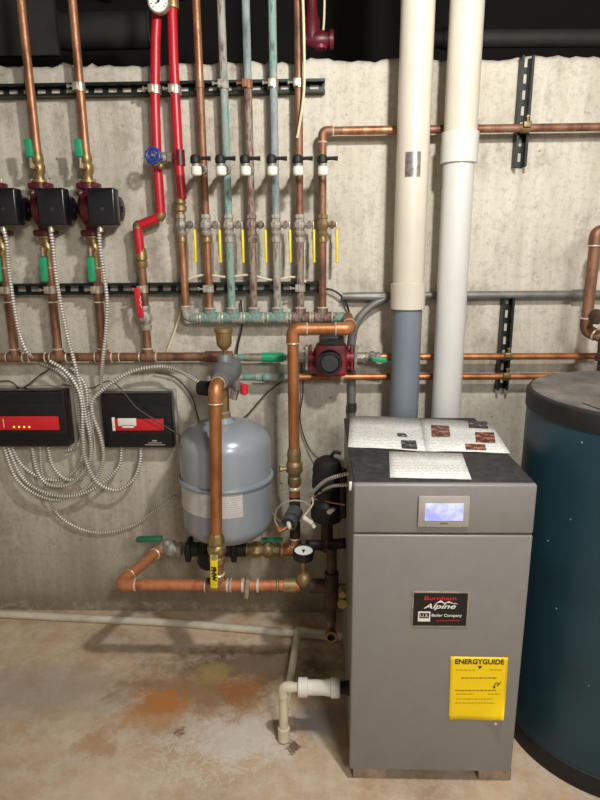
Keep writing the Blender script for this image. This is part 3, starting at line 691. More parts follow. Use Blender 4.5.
for row in (452, 488, 545): sleeve(bl, (xm, ym, Zm(row)), UP, 0.0232, 0.012, 'solder', 'solder_ring')
MB().cyl((xm, ym, Zm(546)), (xm, ym, Zm(496)), 0.0200, 14).build('pipe_section', 'copper_dark', bl)

# grey strap-on aquastat
aq0 = P(296, 510, DM+0.03); aq1 = P(288.5, 524, DM+0.10)
aq = thing('temperature_sensor', 'dark grey cylindrical sensor strapped on the lower copper line', 'sensor', aq1)
MB().lathe(aq0, aq1-aq0, [(0, 0.02), (0.006, 0.028), ((aq1-aq0).length, 0.029), ((aq1-aq0).length, 0.024), ((aq1-aq0).length-0.01, 0.022)], 20).build('sensor_body', 'sensor', aq)
p = P(286, 528, DM+0.115); MB().tube(spline([P(290, 524, DM+0.1), p, P(280, 531, DM+0.13), P(277, 527, DM+0.12)], 6), 0.006, 8, rs=None).build('wire_nut', 'copper_lit', aq)
MB().lathe(P(288, 522, DM+0.1), P(290, 529, DM+0.13)-P(288, 522, DM+0.1), [(0, 0.004), (0.01, 0.009), (0.03, 0.006)], 8).build('wire_nut', 'white', aq)

# lower back row: green-handle valves and black body under the tank
br_ = bl
valve(br_, (P(256, 546, DM).x, ym, zlow), RT, 0.0195, 'brass', 0.10)
v = valve(br_, (P(268, 546, DM).x, ym, zlow), RT, 0.0195, 'brass_dull', 0.09, stem=(0, -0.01, 0.04))
lever(v, Vector((P(262, 541, DM).x, ym-0.01, zlow+0.045)), Vector((P(283, 541, DM).x, ym-0.012, zlow+0.047)), 0.026, 0.012, 'green_dark', OUT)
lp = thing('return_loop', 'orange copper loop on the floor side with a bend at its left end', 'pipe', (P(115, 583, 0.45).x, ym, zlow))
DF = 0.455; yf = WY-DF
xfr = P(216.5, 545, DF).x
zf = ZC(xfr, yf, 585)
xc_ = P(119, 583, DF).x; xbk = P(170, 550, DM).x
run(lp, [(P(300, 587, DF).x, yf, zf), (xc_, yf, zf), (xbk-0.035, ym, zlow), (xbk+0.02, ym, zlow)], 0.0190, 'copper_red', 0.026, ringm='solder')
for px in (228, 243, 258, 278): sleeve(lp, (P(px, 587, DF).x, yf, zf), RT, 0.024, 0.010, 'solder' if px != 278 else 'brass', 'solder_ring')
MB().box((P(248, 587, DF).x, yf-0.005, zf), (0.016, 0.05, 0.07), 0.005, Matrix.Rotation(0.1, 3, 'Y')).build('drain_handle', 'steel', lp)
MB().cyl((P(284, 587, DF).x, yf, zf), (P(296, 587, DF).x, yf, zf), 0.025, 10).build('coupling', 'brass', lp)
tee(lp, (xfr, yf, zf), RT, UP, 0.0205, 'copper', 0.042)
vb = valve(lp, (P(171, 549, DM).x, ym, zlow), RT, 0.021, 'nickel', 0.085, stem=(-0.02, -0.005, 0.038))
lever(vb, Vector((P(137, 541, DM).x, ym-0.008, zlow+0.043)), Vector((P(163, 541, DM).x, ym-0.006, zlow+0.046)), 0.028, 0.020, 'green_dark', OUT)
bp = thing('circulator_pump', 'black circulator body partly hidden under the expansion tank', 'pump', (P(200, 550, DM).x, ym, zlow-0.05))
cxb = P(212, 550, DM).x
MB().lathe((cxb, ym+0.03, zlow), OUT, [(0, 0.042), (0.008, 0.05), (0.06, 0.05), (0.07, 0.042)], 24).cyl((cxb-0.1, ym, zlow), (cxb+0.13, ym, zlow), 0.027).build('volute', 'black_matt', bp)
MB().lathe((cxb, ym-0.038, zlow), OUT, [(0, 0.040), (0.05, 0.039), (0.06, 0.032)], 24).build('motor', 'black_matt', bp)
for e in (-1, 1):
    f = MB().box((cxb+e*0.085, ym, zlow), (0.022, 0.075, 0.075), 0.008).build('flange', 'black_matt', bp)
    MB().lathe((cxb+e*0.10, ym-0.01, zlow-0.03), -RT*e, [(0, 0.009), (0.01, 0.009), (0.01, 0.006), (0.035, 0.006)], 6).build('bolt', 'steel', f)
MB().cyl((cxb+0.13, ym, zlow), (P(256, 546, DM).x-0.02, ym, zlow), 0.021, 14).build('pipe_stub', 'copper_dark', bp)

# ================================================================ AIR SEPARATOR, VENT AND EXPANSION TANK
DS = 0.245; ys = WY-DS
zs = ZC(P(224, 374, DS).x, ys, 374); xs_ = P(225, 366, DS).x
asep = thing('air_separator', 'grey cast air separator above the grey expansion tank', 'valve', (xs_, ys, zs-0.03))
so = MB().lathe((xs_, RY+0.01, zs), OUT, [(0, 0.022), (0.03, 0.025), (0.035, 0.036), (0.07, 0.042), (0.11, 0.047), (0.22, 0.047), (0.25, 0.041), (0.285, 0.030), (0.31, 0.028)], 24)
so.lathe((xs_, ys, zs), UP, [(0, 0.03), (0.058, 0.026), (0.07, 0.018)], 16).build('separator_body', 'cast', asep)
MB().cyl((xe-0.01, RY, zh), (xs_+0.0, RY, zh), 0.021, 14).build('inlet_pipe', 'copper_dull', asep)
av = MB().lathe((xs_, ys, zs+0.066), UP, [(0, 0.006), (0.014, 0.007), (0.02, 0.012), (0.03, 0.022), (0.04, 0.026), (0.078, 0.028), (0.08, 0.032), (0.092, 0.032), (0.095, 0.028), (0.097, 0.01)], 22).build('air_vent', 'brass', asep)
part_label(av, 'brass float air vent')
xd = P(215, 430, DF).x
dl = thing('supply_drop', 'bright copper drop pipe in front of the expansion tank with yellow lever valve', 'pipe', (xfr, yf, zf+0.042))
run(dl, [(xs_, ys-0.15, zs), (xs_, yf, zs), (xfr, yf, ZC(xfr, yf, 545))], 0.0195, 'copper_lit', 0.032, ringm='solder')
xfr2 = xfr
# keep the drop exactly above its tee
Zf = lambda row: ZC(xfr2, yf, row)
vv = MB().lathe((xfr, yf, Zf(563)), UP, [(0, 0.02), (0.004, 0.028), (0.022, 0.028), (0.026, 0.023), (0.036, 0.03), (0.05, 0.033), (0.064, 0.03), (0.07, 0.023), (0.074, 0.028), (0.096, 0.028), (Zf(533)-Zf(563), 0.021)], 8)
vv = vv.cyl((xfr, yf, Zf(550)), (xfr, yf-0.045, Zf(550)), 0.010, 10).build('ball_valve', 'brass', dl)
lv = lever(vv, Vector((xfr-0.001, yf-0.047, Zf(548))), Vector((xfr-0.004, yf-0.055, Zf(579))), 0.025, 0.008, 'yellow', RT); part_label(lv, 'yellow lever with black lettering')
label_text(lv, 'FNW', 0.022, Vector((xfr-0.003, yf-0.0575, Zf(565))), (0, 0, -1), (1, 0, 0), 'ink', bold=0.001)
MB().cyl((xfr, yf, zf+0.03), (xfr, yf, Zf(560)), 0.0195, 14).build('pipe', 'copper', dl)
MB().cyl((xfr, yf-0.047, Zf(550)), (xfr, yf-0.053, Zf(550)), 0.011, 6).build('nut', 'steel', vv)

xt = P(226.5, 480, DS).x; yt = ys; Zt = lambda row: ZC(xt, yt, row)
rt_ = (P(271.5, 470, DS).x-P(181.5, 470, DS).x)/2
ztop_, zbot = Zt(419)-0.0, Zt(535)
et = thing('expansion_tank', 'grey-blue expansion tank hanging under the air separator', 'tank', (xt, yt, zbot))
hT = ztop_-zbot; zb2 = Zt(472)-zbot
prof = [(0, 0.03)]
for k in range(1, 9):
    a_ = math.pi/2*k/8; prof.append((0.075*(1-math.cos(a_)), 0.03+(rt_*0.985-0.03)*math.sin(a_)**0.8))
prof += [(zb2-0.02, rt_*0.985)]
MB().lathe((xt, yt, zbot), UP, prof, 40).build('lower_shell', 'tank_grey', et)
prof = [(zb2-0.02, rt_*0.985), (hT-0.095, rt_)]
for k in range(1, 10):
    a_ = math.pi/2*k/9; prof.append((hT-0.095+0.085*math.sin(a_), 0.035+(rt_-0.035)*math.cos(a_)**0.75))
prof += [(hT+0.004, 0.024), (hT+0.012, 0.017)]
MB().lathe((xt, yt, zbot), UP, prof, 40).build('upper_shell', 'tank_grey', et)
MB().lathe((xt, yt, zbot+zb2-0.022), UP, [(0, rt_*0.98), (0.003, rt_*1.035), (0.010, rt_*1.05), (0.017, rt_*1.035), (0.02, rt_*0.98)], 48).build('seam_band', 'tank_band', et)
# paper label wrapped round the shell
lb = MB(); a0, a1 = math.radians(-172), math.radians(-62); vs = []; N = 20
for k in range(N+1):
    a_ = a0+(a1-a0)*k/N
    for z in (Zt(500), Zt(478)): vs.append((xt+rt_*0.992*math.cos(a_), yt+rt_*0.992*math.sin(a_), z))
lb.add(vs, [[2*k, 2*k+2, 2*k+3, 2*k+1] for k in range(N)]).build('paper_label', 'tanklabel', et)
nk = MB().lathe((xt, yt, zbot+hT+0.004), UP, [(0, 0.017), (0.004, 0.024), (0.022, 0.024), (0.024, 0.020), (0.05, 0.021), (zs-0.05-zbot-hT, 0.021)], 8).build('tank_nipple', 'brass', et)
MB().ring((xt, yt, zbot+hT+0.026), UP, 0.021, 0.0025, 20, 6).build('sealing_tape', 'verdigris', nk)
# fill valve with red cap to the right of the separator
fvv = thing('drain_valve', 'small plated drain valve with red cap beside the air separator', 'valve', P(240, 395, 0.25))
MB().lathe(P(229, 381, 0.25), P(243, 389, 0.31)-P(229, 381, 0.25), [(0, 0.012), (0.01, 0.02), (0.03, 0.022), (0.035, 0.015), (0.06, 0.017)], 8).cyl(P(236, 388, 0.28), P(233, 399, 0.28), 0.014, 8).build('valve_body', 'nickel', fvv)
MB().lathe(P(244, 384, 0.32), -UP, [(0, 0.008), (0.003, 0.012), (0.032, 0.013), (0.036, 0.009)], 10).build('cap', 'redlabel', fvv)

# ================================================================ PRESSURE GAUGE AND PIPES BESIDE THE BOILER
gp = P(303.5, 553, DF); gp.y = yf
gt = thing('pressure_gauge', 'black-rimmed dial gauge on a brass tee left of the boiler', 'gauge', Vector((gp.x, yf, zf)))
gax = Vector((0.02, -0.10, 1)).normalized()
gz = P(303.5, 552, DF)
MB().lathe(gz-gax*0.025, gax, [(0, 0.02), (0.004, 0.034), (0.03, 0.036), (0.034, 0.034), (0.034, 0.031), (0.029, 0.030)], 28).build('gauge_case', 'black', gt)
dl_ = MB().lathe(gz+gax*0.002, gax, [(0, 0.0308), (0.0025, 0.0308)], 28).build('dial', 'dial', gt)
gu = Vector((1, 0, 0)); gv_ = gax.cross(gu).normalized()
MB().box(gz+gax*0.006-gv_*0.004, (0.003, 0.018, 0.001), 0, Matrix((gu, gv_, gax)).transposed()).cyl(gz+gax*0.005, gz+gax*0.007, 0.005, 10).build('needle', 'ink', dl_)
MB().cyl(Vector((gp.x, yf, zf+0.03)), gz-gax*0.024, 0.009, 10).build('stem', 'brass', gt)
MB().ball(Vector((gp.x, yf, zf+0.022)), 0.027, 16).build('tee_ball', 'brass_dull', gt)
bd = thing('boiler_piping', 'dark copper piping rising along the left side of the boiler', 'pipe', P(331, 637, 0.5))
DB = 0.46; yb = WY-DB
xv = P(331.5, 590, DB).x
Zb = lambda row: ZC(xv, yb, row)
run(bd, [(gp.x+0.02, yf, zf), (xv-0.01, yf, zf)], 0.024, 'copper_dark', 0.02, elbows=False)
MB().cyl((xv, yb, Zb(620)), (xv, yb, Zb(548)), 0.017, 14).build('pipe', 'copper_dark', bd)
MB().cyl((xv, yb, Zb(606)), (xv, yb, Zb(572)), 0.0235, 14).build('tee', 'copper_dark', bd)
MB().cyl((xv, yb, Zb(632)), (xv, yb, Zb(614)), 0.0145, 12).build('pipe_end', 'brass_dull', bd)
ef = P(331, 634, DB+0.02); oe = MB().lathe(ef+Vector((0, 0.035, 0)), OUT, [(0, 0.016), (0.04, 0.017), (0.042, 0.022), (0.055, 0.022), (0.055, 0.013), (0.03, 0.012)], 18).build('drain_fitting', 'brass_dull', bd)
for row, r in ((600, 0.012), (586, 0.010)):
    pp = P(338, row, DB-0.02); MB().cyl(pp, pp+RT*0.045, r, 10).build('nipple', 'brass_dull', bd)
nb = P(342, 598, 0.60); MB().lathe(nb, OUT, [(0, 0.012), (0.02, 0.013), (0.022, 0.016), (0.034, 0.016)], 8).cyl(nb+UP*0.028, nb+UP*0.028+OUT*0.03, 0.012, 8).build('bleed_nipple', 'brass', bd)
bk = thing('circulator_pump', 'blackened circulator standing between the copper line and the boiler', 'pump', P(328, 545, 0.36))
cb = P(327, 497, 0.36)
MB().lathe(cb+Vector((0, 0, -0.08)), UP, [(0, 0.05), (0.01, 0.056), (0.06, 0.056), (0.075, 0.044), (0.11, 0.044), (0.12, 0.052), (0.16, 0.05), (0.185, 0.03)], 20).build('volute', 'black_matt', bk)
mo = MB().lathe(cb+Vector((0, 0, 0.07)), UP, [(0, 0.045), (0.03, 0.05), (0.06, 0.042), (0.075, 0.02)], 20).build('motor_cap', 'black_matt', bk)
MB().tube(spline([cb+Vector((0.01, 0, 0.14)), cb+Vector((0.025, -0.01, 0.165)), cb+Vector((0.045, -0.01, 0.16))], 5), 0.006, 8).build('cable_stub', 'black_matt', mo)
MB().box(cb+Vector((0.052, -0.01, 0.02)), (0.022, 0.08, 0.16), 0.008).build('flange', 'black_matt', bk)
MB().cyl(cb+Vector((0.0, 0, -0.075)), cb+Vector((0.0, 0, -0.2)), 0.021, 14).build('pipe_stub', 'copper_dark', bk)
q = P(318, 548, 0.40); tag(MB().tube(fillet([P(306, 545, 0.36), P(327, 545, 0.36), P(346, 543, 0.40)], 0.02), 0.019, 12).build('boiler_return', 'black_matt'), 'black iron pipe stub entering the boiler side behind the gauge', 'pipe')

# ================================================================ BOILER
yF = PZ(368, 782, 0).y
def PY(px, py, y): return P(px, py, WY-y)
zb0 = PY(430, 771, yF).z; zbt = PY(440, 484.5, yF).z
bxl = (PY(350.5, 520, yF).x+PY(352, 770, yF).x)/2; bxr = (PY(533.5, 520, yF).x+PY(512.5, 770, yF).x)/2
r_ = ray(430, 418); yBk = (EYE+r_*((zbt-EYE.z)/r_.z)).y
bw = bxr-bxl; bcx = (bxl+bxr)/2
bo = thing('boiler', 'tall grey cabinet boiler with lit display and black top', 'boiler', (bcx, (yF+yBk)/2, zb0))
zsp = PY(440, 534.5, yF).z; dep = yBk-yF
def cb_box(x0, x1, y0, y1, z0, z1, bev): return MB().box(((x0+x1)/2, (y0+y1)/2, (z0+z1)/2), (x1-x0, y1-y0, z1-z0), bev, seg=3)
cb_box(bxl+0.004, bxr-0.004, yF+0.02, yBk, zb0+0.003, zbt-0.012, 0.002).build('cabinet_shell', 'cabinet', bo)
cb_box(bxl, bxr, yF, yF+0.03, zb0, zsp-0.002, 0.005).build('front_panel', 'cabinet', bo)
hp_ = cb_box(bxl, bxr, yF, yF+0.03, zsp+0.002, zbt, 0.006).build('control_panel', 'cabinet', bo)
cb_box(bxl+0.002, bxr-0.002, yF+0.012, yBk, zbt-0.012, zbt+0.001, 0.003).build('top_panel', 'lidblack', bo)
def fp(px, py, o=0.0): return PY(px, py, yF-o)
def frect(par, name, m, px0, py0, px1, py1, o0, o1, bev=0.002):
    a, c = fp(px0, py0, o1), fp(px1, py1, o1)
    return MB().box(((a.x+c.x)/2, yF-(o0+o1)/2, (a.z+c.z)/2), (abs(c.x-a.x), o1-o0, abs(a.z-c.z)), bev).build(name, m, par)
bz = frect(hp_, 'display_bezel', 'greysleeve', 419, 497, 468.5, 527.5, -0.002, 0.008, 0.002)
frect(hp_, 'screen', 'lcd', 425.5, 503.5, 463, 521, 0.004, 0.0092, 0.0005)
frect(hp_, 'bezel_mark', 'ink_soft', 440, 523, 448, 524.2, 0.006, 0.0086, 0.0)
# nameplate
npl = frect(bo, 'nameplate', 'steel', 412.5, 591.5, 467.5, 627.5, -0.001, 0.003, 0.0012)
frect(npl, 'plate_face', 'ink', 414, 593, 466, 626, 0.001, 0.0036, 0.0)
def ptxt(par, t, size, px, py, m, shear=0, width=None, o=0.0037, bold=0.0, name='lettering'):
    return label_text(par, t, size, fp(px, py, o), RT, UP, m, name, shear, 0.0003, 'CENTER', width, bold)
pxm = bw/161.0*1.08
ptxt(npl, 'Burnham', 0.0145, 440, 598.5, 'redlabel', 0.15, width=33*0.00258, bold=0.0002)
ptxt(npl, 'Alpine', 0.020, 439.5, 606.5, 'whitelabel', 0.35, width=33*0.00258, bold=0.0003)
mt = MB(); base = fp(0, 603.5, 0.0042).z
for (px0, pxt, px1, pyt) in ((435, 441, 447, 600.2), (443, 449, 456, 601.2), (452, 456, 458, 603.0)):
    a, t_, c = fp(px0, 603.5, 0.004), fp(pxt, pyt, 0.004), fp(px1, 604.5, 0.004)
    mid = (a+c)/2; mt.add([a, t_, c, mid+(t_-mid)*0.45, a+OUT*.0004, t_+OUT*.0004, c+OUT*.0004, mid+(t_-mid)*0.45+OUT*.0004], [[4, 5, 7], [5, 6, 7], [0, 3, 1], [1, 3, 2], [0, 1, 5, 4], [1, 2, 6, 5], [2, 3, 7, 6], [3, 0, 4, 7]])
mt.build('mountain_emblem', 'whitelabel', npl, smooth=False)
ub = frect(npl, 'emblem_box', 'whitelabel', 418.3, 611.5, 430, 621.5, 0.001, 0.0040, 0.0)
frect(npl, 'emblem_field', 'ink', 419.5, 613, 429, 618.3, 0.001, 0.0042, 0.0)
ptxt(npl, 'U.S.', 0.013, 424.4, 615.7, 'whitelabel', 0, width=8.5*0.00258, o=0.0043)
ptxt(npl, 'Boiler Company', 0.0115, 446.5, 615.5, 'whitelabel', 0, width=31*0.00258, bold=0.0001)
sq = MB(); L0 = fp(436, 620.8, 0.0042); L1 = fp(460, 620.4, 0.0042)
sq.tube([L0.lerp(L1, k/30)+UP*0.0022*math.sin(k*1.7) for k in range(31)], 0.0008, 5).build('script_line', 'redlabel', npl)
# yellow guide label with a curled lower right corner
gl = MB(); N = 14; vs = []
c00, c10, c11, c01 = fp(450.5, 656, 0.001), fp(508, 657, 0.001), fp(504, 719, 0.001), fp(448.5, 719.5, 0.001)
for i in range(N+1):
    for j in range(N+1):
        u, v = i/N, j/N; p = (c00*(1-u)+c10*u)*(1-v)+(c01*(1-u)+c11*u)*v
        k = max(0, (u+v-1.55)/0.45); p = p+OUT*(0.0012+0.03*k*k)+Vector((-0.012, 0, 0.022))*k*k+UP*0.002*math.sin(u*7)*v
        vs.append(p)
gl = gl.add(vs, [[i*(N+1)+j, (i+1)*(N+1)+j, (i+1)*(N+1)+j+1, i*(N+1)+j+1] for i in range(N) for j in range(N)]).build('guide_label', 'guide', bo)
part_label(gl, 'yellow paper efficiency label')
gl.modifiers.new('thick', 'SOLIDIFY').thickness = 0.0004
ptxt(gl, 'ENERGYGUIDE', 0.0215, 479.5, 662, 'ink', 0, width=52*0.00255, o=0.0032, bold=0.0005)
ar = MB(); a = fp(480, 666, 0.003)
ar.add([a+Vector((-0.006, 0, 0)), a+Vector((0.006, 0, 0)), a+Vector((0, 0, -0.010)), a+Vector((-0.006, -.0004, 0)), a+Vector((0.006, -.0004, 0)), a+Vector((0, -.0004, -0.010))], [[3, 4, 5], [0, 2, 1], [0, 1, 4, 3], [1, 2, 5, 4], [2, 0, 3, 5]]).build('arrow_mark', 'ink', gl, smooth=False)
tl = MB()
for (px0, px1, py, hgt) in ((461, 497, 678, 0.0028), (455, 496, 690.5, 0.0025), (456, 474, 694, 0.0015), (488, 500, 694, 0.0015), (456, 492, 699, 0.0013), (455, 494, 703, 0.0013), (456, 476, 670, 0.0013), (490, 502, 670, 0.0013)):
    x_ = px0
    while x_ < px1:
        w_ = random.uniform(1.5, 3.5); a, c = fp(x_, py, 0.0032), fp(min(x_+w_, px1), py, 0.0032)
        tl.box((a+c)/2, (c.x-a.x, 0.0004, hgt)); x_ += w_+0.8
tl.build('small_print', 'ink_soft', gl, smooth=False)
tr = MB().tube(spline([fp(494, 686.5, 0.0034), fp(496, 683, 0.0034), fp(499, 684, 0.0034), fp(497, 686, 0.0034), fp(501, 682, 0.0034)], 5), 0.0009, 5).cyl(fp(494.2, 687, 0.003), fp(494.2, 687, 0.0038), 0.0032, 8).build('price_mark', 'ink', gl)
MB().lathe(fp(495.5, 723.5, 0), OUT, [(0, 0.004), (0.002, 0.004), (0.003, 0.002)], 12).build('screw', 'whitelabel', bo)
for px, py in ((352, 722),):
    MB().box(fp(px-1, py, -0.01), (0.006, 0.012, 0.03), 0.002).build('side_latch', 'steel', bo)
q = fp(350.5, 486, -0.03); MB().box(q, (0.008, 0.012, 0.022), 0.002).build('lid_clip', 'whitelabel', bo)
# blocks the boiler stands on
for i, (pa, pb) in enumerate(((353, 386), (480, 513))):
    xa, xb2 = PY(pa, 776, yF).x, PY(pb, 776, yF).x
    for k, (y0, y1) in enumerate(((yF+0.012, yF+0.13), (yBk-0.14, yBk-0.02))):
        b = MB().box(((xa+xb2)/2, (y0+y1)/2, zb0/2), (xb2-xa, y1-y0, zb0-0.0005), 0.004)
        for v in b.v: v.x += random.uniform(-.002, .002); v.y += random.uniform(-.002, .002)
        if k == 1: continue
        tag(b.build('concrete_block', 'brick'), ['chipped concrete block under the front left corner of the boiler', 'chipped concrete block under the front right corner of the boiler'][i], 'block', 'blocks under the boiler')
MB_back = cb_box(bxl+0.03, bxr-0.03, yBk-0.15, yBk-0.03, 0.0005, zb0+0.003, 0.004)
tag(MB_back.build('concrete_block', 'brick'), 'long concrete block under the back of the boiler', 'block')

# papers on top
zp = zbt+0.0016
def sheet(name, label, quads, m, photos=(), lift=0.0):
    root = thing(name, label, 'paper', PZ(*quads[0][0], zp))
    for q in quads:
        a, b_, c, d = [PZ(px, py, zp) for px, py in q]; s_ = MB(); vs = []; N = 10
        for i in range(N+1):
            for j in range(4):
                u, v = i/N, j/3; p = (a*(1-u)+b_*u)*(1-v)+(d*(1-u)+c*u)*v
                vs.append(p+UP*lift*(math.sin(math.pi*u)**2*0.6+0.15*math.sin(u*9+v*2)**2))
        o = s_.add(vs, [[i*4+j, (i+1)*4+j, (i+1)*4+j+1, i*4+j+1] for i in range(N) for j in range(3)]).build('page', m, root, angle=80)
        o.modifiers.new('thick', 'SOLIDIFY').thickness = 0.0006
    for (x0_, y0_, x1_, y1_, pm) in photos:
        dz = zp+lift*0.78+0.0012
        a, b_, c, d = PZ(x0_, y0_, dz), PZ(x1_, y0_+0.5, dz), PZ(x1_+(1.5), y1_+0.5, dz), PZ(x0_+1, y1_, dz)
        MB().quad(d, c, b_, a, 0.0006).build('printed_picture', pm, root, smooth=False)
    return root
sheet('booklet', 'open white booklet with colour pictures on the boiler top', [[(350, 416), (419.5, 418.5), (426, 451.5), (348, 447)], [(419.5, 418.5), (491, 423.5), (510, 453.5), (426, 451.5)]], 'print',
      [(431, 425, 449, 436, 'photo'), (468, 421, 487, 427.5, 'photo_grey'), (475, 432, 494, 442, 'photo'), (465, 443.5, 485, 449.5, 'photo'), (401, 440, 416, 448, 'photo_grey'), (397, 433, 406, 436, 'photo_grey')], 0.004)
sheet('instruction_sheet', 'single white printed sheet lying at the front of the boiler top', [[(389, 451.5), (462, 453.5), (471.5, 479.5), (390, 477.5)]], 'print_small')

# ================================================================ PVC VENT PIPES
DV = WY-(yBk+0.075); yv = yBk+0.075
xv1 = P(405, 380, DV).x; xv2 = P(447, 390, DV).x; RV = 0.0535
V1 = lambda row: ZC(xv1, yv, row)
z0 = zbt-0.25
vp1 = thing('vent_pipe', 'left plastic vent pipe, cream above and grey below its coupling', 'pipe', (xv1, yv, z0))
part_label(MB().cyl((xv1, yv, V1(300)), (xv1, yv, 3.00), RV*1.0, 32).build('upper_pipe', 'pvc', vp1), 'cream upper pipe')
part_label(MB().cyl((xv1, yv, z0), (xv1, yv, V1(300)), RV*0.95, 32).build('lower_pipe', 'pvc_grey', vp1), 'grey lower pipe')
MB().lathe((xv1, yv, V1(309)), UP, [(0, RV), (0.002, RV*1.12), (V1(283)-V1(309)-0.002, RV*1.12), (V1(283)-V1(309), RV)], 32).build('coupling', 'pvc', vp1)
st = MB(); vs = []; a0, a1 = math.radians(-124), math.radians(-70)
for k in range(9):
    a_ = a0+(a1-a0)*k/8
    for z in (V1(178.5), V1(154)): vs.append((xv1+RV*1.015*math.cos(a_), yv+RV*1.015*math.sin(a_), z))
st.add(vs, [[2*k, 2*k+2, 2*k+3, 2*k+1] for k in range(8)]).build('foil_sticker', 'foil', vp1)
V2 = lambda row: ZC(xv2, yv, row)
vp2 = thing('vent_pipe', 'right white plastic vent pipe with a coupling high up', 'pipe', (xv2, yv, z0))
MB().cyl((xv2, yv, V2(163)), (xv2, yv, 3.00), RV*1.0, 32).build('upper_pipe', 'pvc', vp2)
MB().cyl((xv2, yv, z0), (xv2, yv, V2(163)), RV*0.96, 32).build('lower_pipe', 'pvc_white', vp2)
MB().lathe((xv2, yv, V2(164)), UP, [(0, RV), (0.002, RV*1.13), (V2(132)-V2(164)-0.002, RV*1.13), (V2(132)-V2(164), RV)], 32).build('coupling', 'pvc_white', vp2)

# ================================================================ TEAL TANK
ty, tr = 1.675, 0.315
tx = P(534, 396, WY-ty).x+tr
tzt = PZ(527, 393, 0).z
r_ = ray(533, 393); tzt = (EYE+r_*((ty-0.0)/r_.y)).z
tk_ = thing('water_heater', 'large teal cylindrical water tank at the right edge beside the boiler', 'tank', (tx, ty, 0))
MB().lathe((tx, ty, 0.035), UP, [(0, tr), (tzt-0.085, tr)], 72).build('jacket', 'teal', tk_)
MB().lathe((tx, ty, 0.0), UP, [(0, tr*0.99), (0.003, tr*1.02), (0.03, tr*1.02), (0.06, tr*1.01), (0.062, tr)], 72).build('base_ring', 'black_matt', tk_)
MB().lathe((tx, ty, tzt-0.052), UP, [(0, tr), (0, tr*1.012), (0.044, tr*1.012), (0.050, tr*1.0), (0.052, tr*0.985), (0.053, 0.02)], 72).build('lid_rim', 'black_matt', tk_)
MB().lathe((tx, ty, tzt-0.004), UP, [(0, tr*0.975), (0.006, tr*0.972), (0.008, 0.02)], 72).build('lid_top', 'tanklid', tk_)
MB().quad(PZ(600, 408.5, tzt+0.0055), PZ(622, 412, tzt+0.0055), PZ(618, 400, tzt+0.0055), PZ(582, 402.5, tzt+0.0055), 0.001).build('paper_sticker', 'foil', tk_)

# copper stub rising behind the tank at the right edge
DT = 0.17
ct = thing('tank_connection', 'bent copper pipe behind the teal tank at the right edge', 'pipe', P(590, 330, DT))
xk = P(589, 300, DT).x; yk = WY-DT; Zk = lambda row: ZC(xk, yk, row)
run(ct, [(xk+0.95, yk, Zk(231)), (xk, yk, Zk(231)), (xk, yk, Zk(330)), (P(602, 340, 0.24).x+0.015, WY-0.235, Zk(337))], 0.0185, 'copper_dull', 0.03)
ch = thing('tank_piping', 'dark brass union and pipe standing on the teal tank behind its lid', 'pipe', P(600, 370, 0.24))
cpt = P(603, 370, 0.24); MB().lathe(cpt-UP*0.03, UP, [(0, 0.02), (0.06, 0.02), (0.062, 0.03), (0.085, 0.03), (0.09, 0.024), (0.12, 0.026), (0.15, 0.02)], 12).build('union', 'copper_dark', ch)
MB().lathe(P(600, 317, 0.24), (-0.7, -0.6, 0.1), [(0, 0.02), (0.02, 0.026), (0.03, 0.026), (0.034, 0.016)], 10).build('relief_cap', 'copper_dark', ch)

# ================================================================ GREY CONDUIT
gc = thing('conduit', 'grey conduit across the wall curving down behind the red pump', 'conduit', P(353, 415, 0.03))
zcd = P(500, 295, 0.03).z
xg = P(352, 400, 0.03).x
pts = [(3.19, WY-0.03, zcd), (P(405, 295, 0.03).x, WY-0.03, zcd)]+PP([(388, 298, 0.032), (370, 307, 0.034), (357, 322, 0.034), (352, 345, 0.022), (352, 380, 0.022), (352, 440, 0.022)])
MB().tube(spline(pts, 8), 0.0145, 12).build('tube', 'conduit', gc)
for px in (572,): MB().lathe((P(px, 294, 0.03).x, WY-0.03, zcd), RT, [(0, 0.016), (0.002, 0.0185), (0.05, 0.0185), (0.052, 0.016)], 14).build('coupling', 'conduit', gc)
MB().lathe(P(352, 412, 0.022), UP, [(0, 0.015), (0.002, 0.018), (0.035, 0.018), (0.037, 0.015)], 12).build('coupling', 'darkgrey', gc)

# ================================================================ PIPES ON THE FLOOR
a = PZ(-200, 606, 0.016); c = PZ(372, 640, 0.016)
a.y = min(a.y, WY-0.02)
fpipe = tag(MB().tube([a, PZ(0, 614, 0.016), PZ(180, 623, 0.016), c], 0.0155, 14).build('drain_line', 'pvc_floor'), 'long dusty white plastic pipe lying along the foot of the wall', 'pipe')
cn = thing('condensate_line', 'yellowed thin plastic pipe bending across the floor behind the white elbow', 'pipe', PZ(296, 645, 0))
e0 = PZ(298, 630, 0.030); pts = [PZ(352, 637, 0.030), e0, PZ(286, 705, 0.030)]
run(cn, pts, 0.0135, 'pvc_old', 0.014, ringm=None)
cd_ = thing('condensate_trap', 'white plastic coupling and elbow draining from the boiler side to the floor', 'pipe', PZ(282, 738, 0))
yC = PZ(282, 741, 0).y; DCn = WY-yC
xC = P(283.5, 710, DCn).x; zC = ZC(xC, yC, 687)
run(cd_, [(bxl-0.004, yC, zC), (xC, yC, zC), (xC, yC, 0.012)], 0.0145, 'pvc_old', 0.018, ringm=None)
MB().lathe((xC, yC, 0.006), UP, [(0, 0.016), (0.002, 0.019), (0.045, 0.019), (0.047, 0.016)], 16).build('coupling', 'pvc_old', cd_)
MB().lathe((P(297.5, 688, DCn).x, yC, zC), RT, [(0, 0.018), (0.003, 0.029), (0.030, 0.029), (0.033, 0.023), (0.085, 0.023), (0.088, 0.025), (0.10, 0.025), (0.103, 0.03), (0.128, 0.03), (0.131, 0.02)], 12).build('union_body', 'white', cd_)
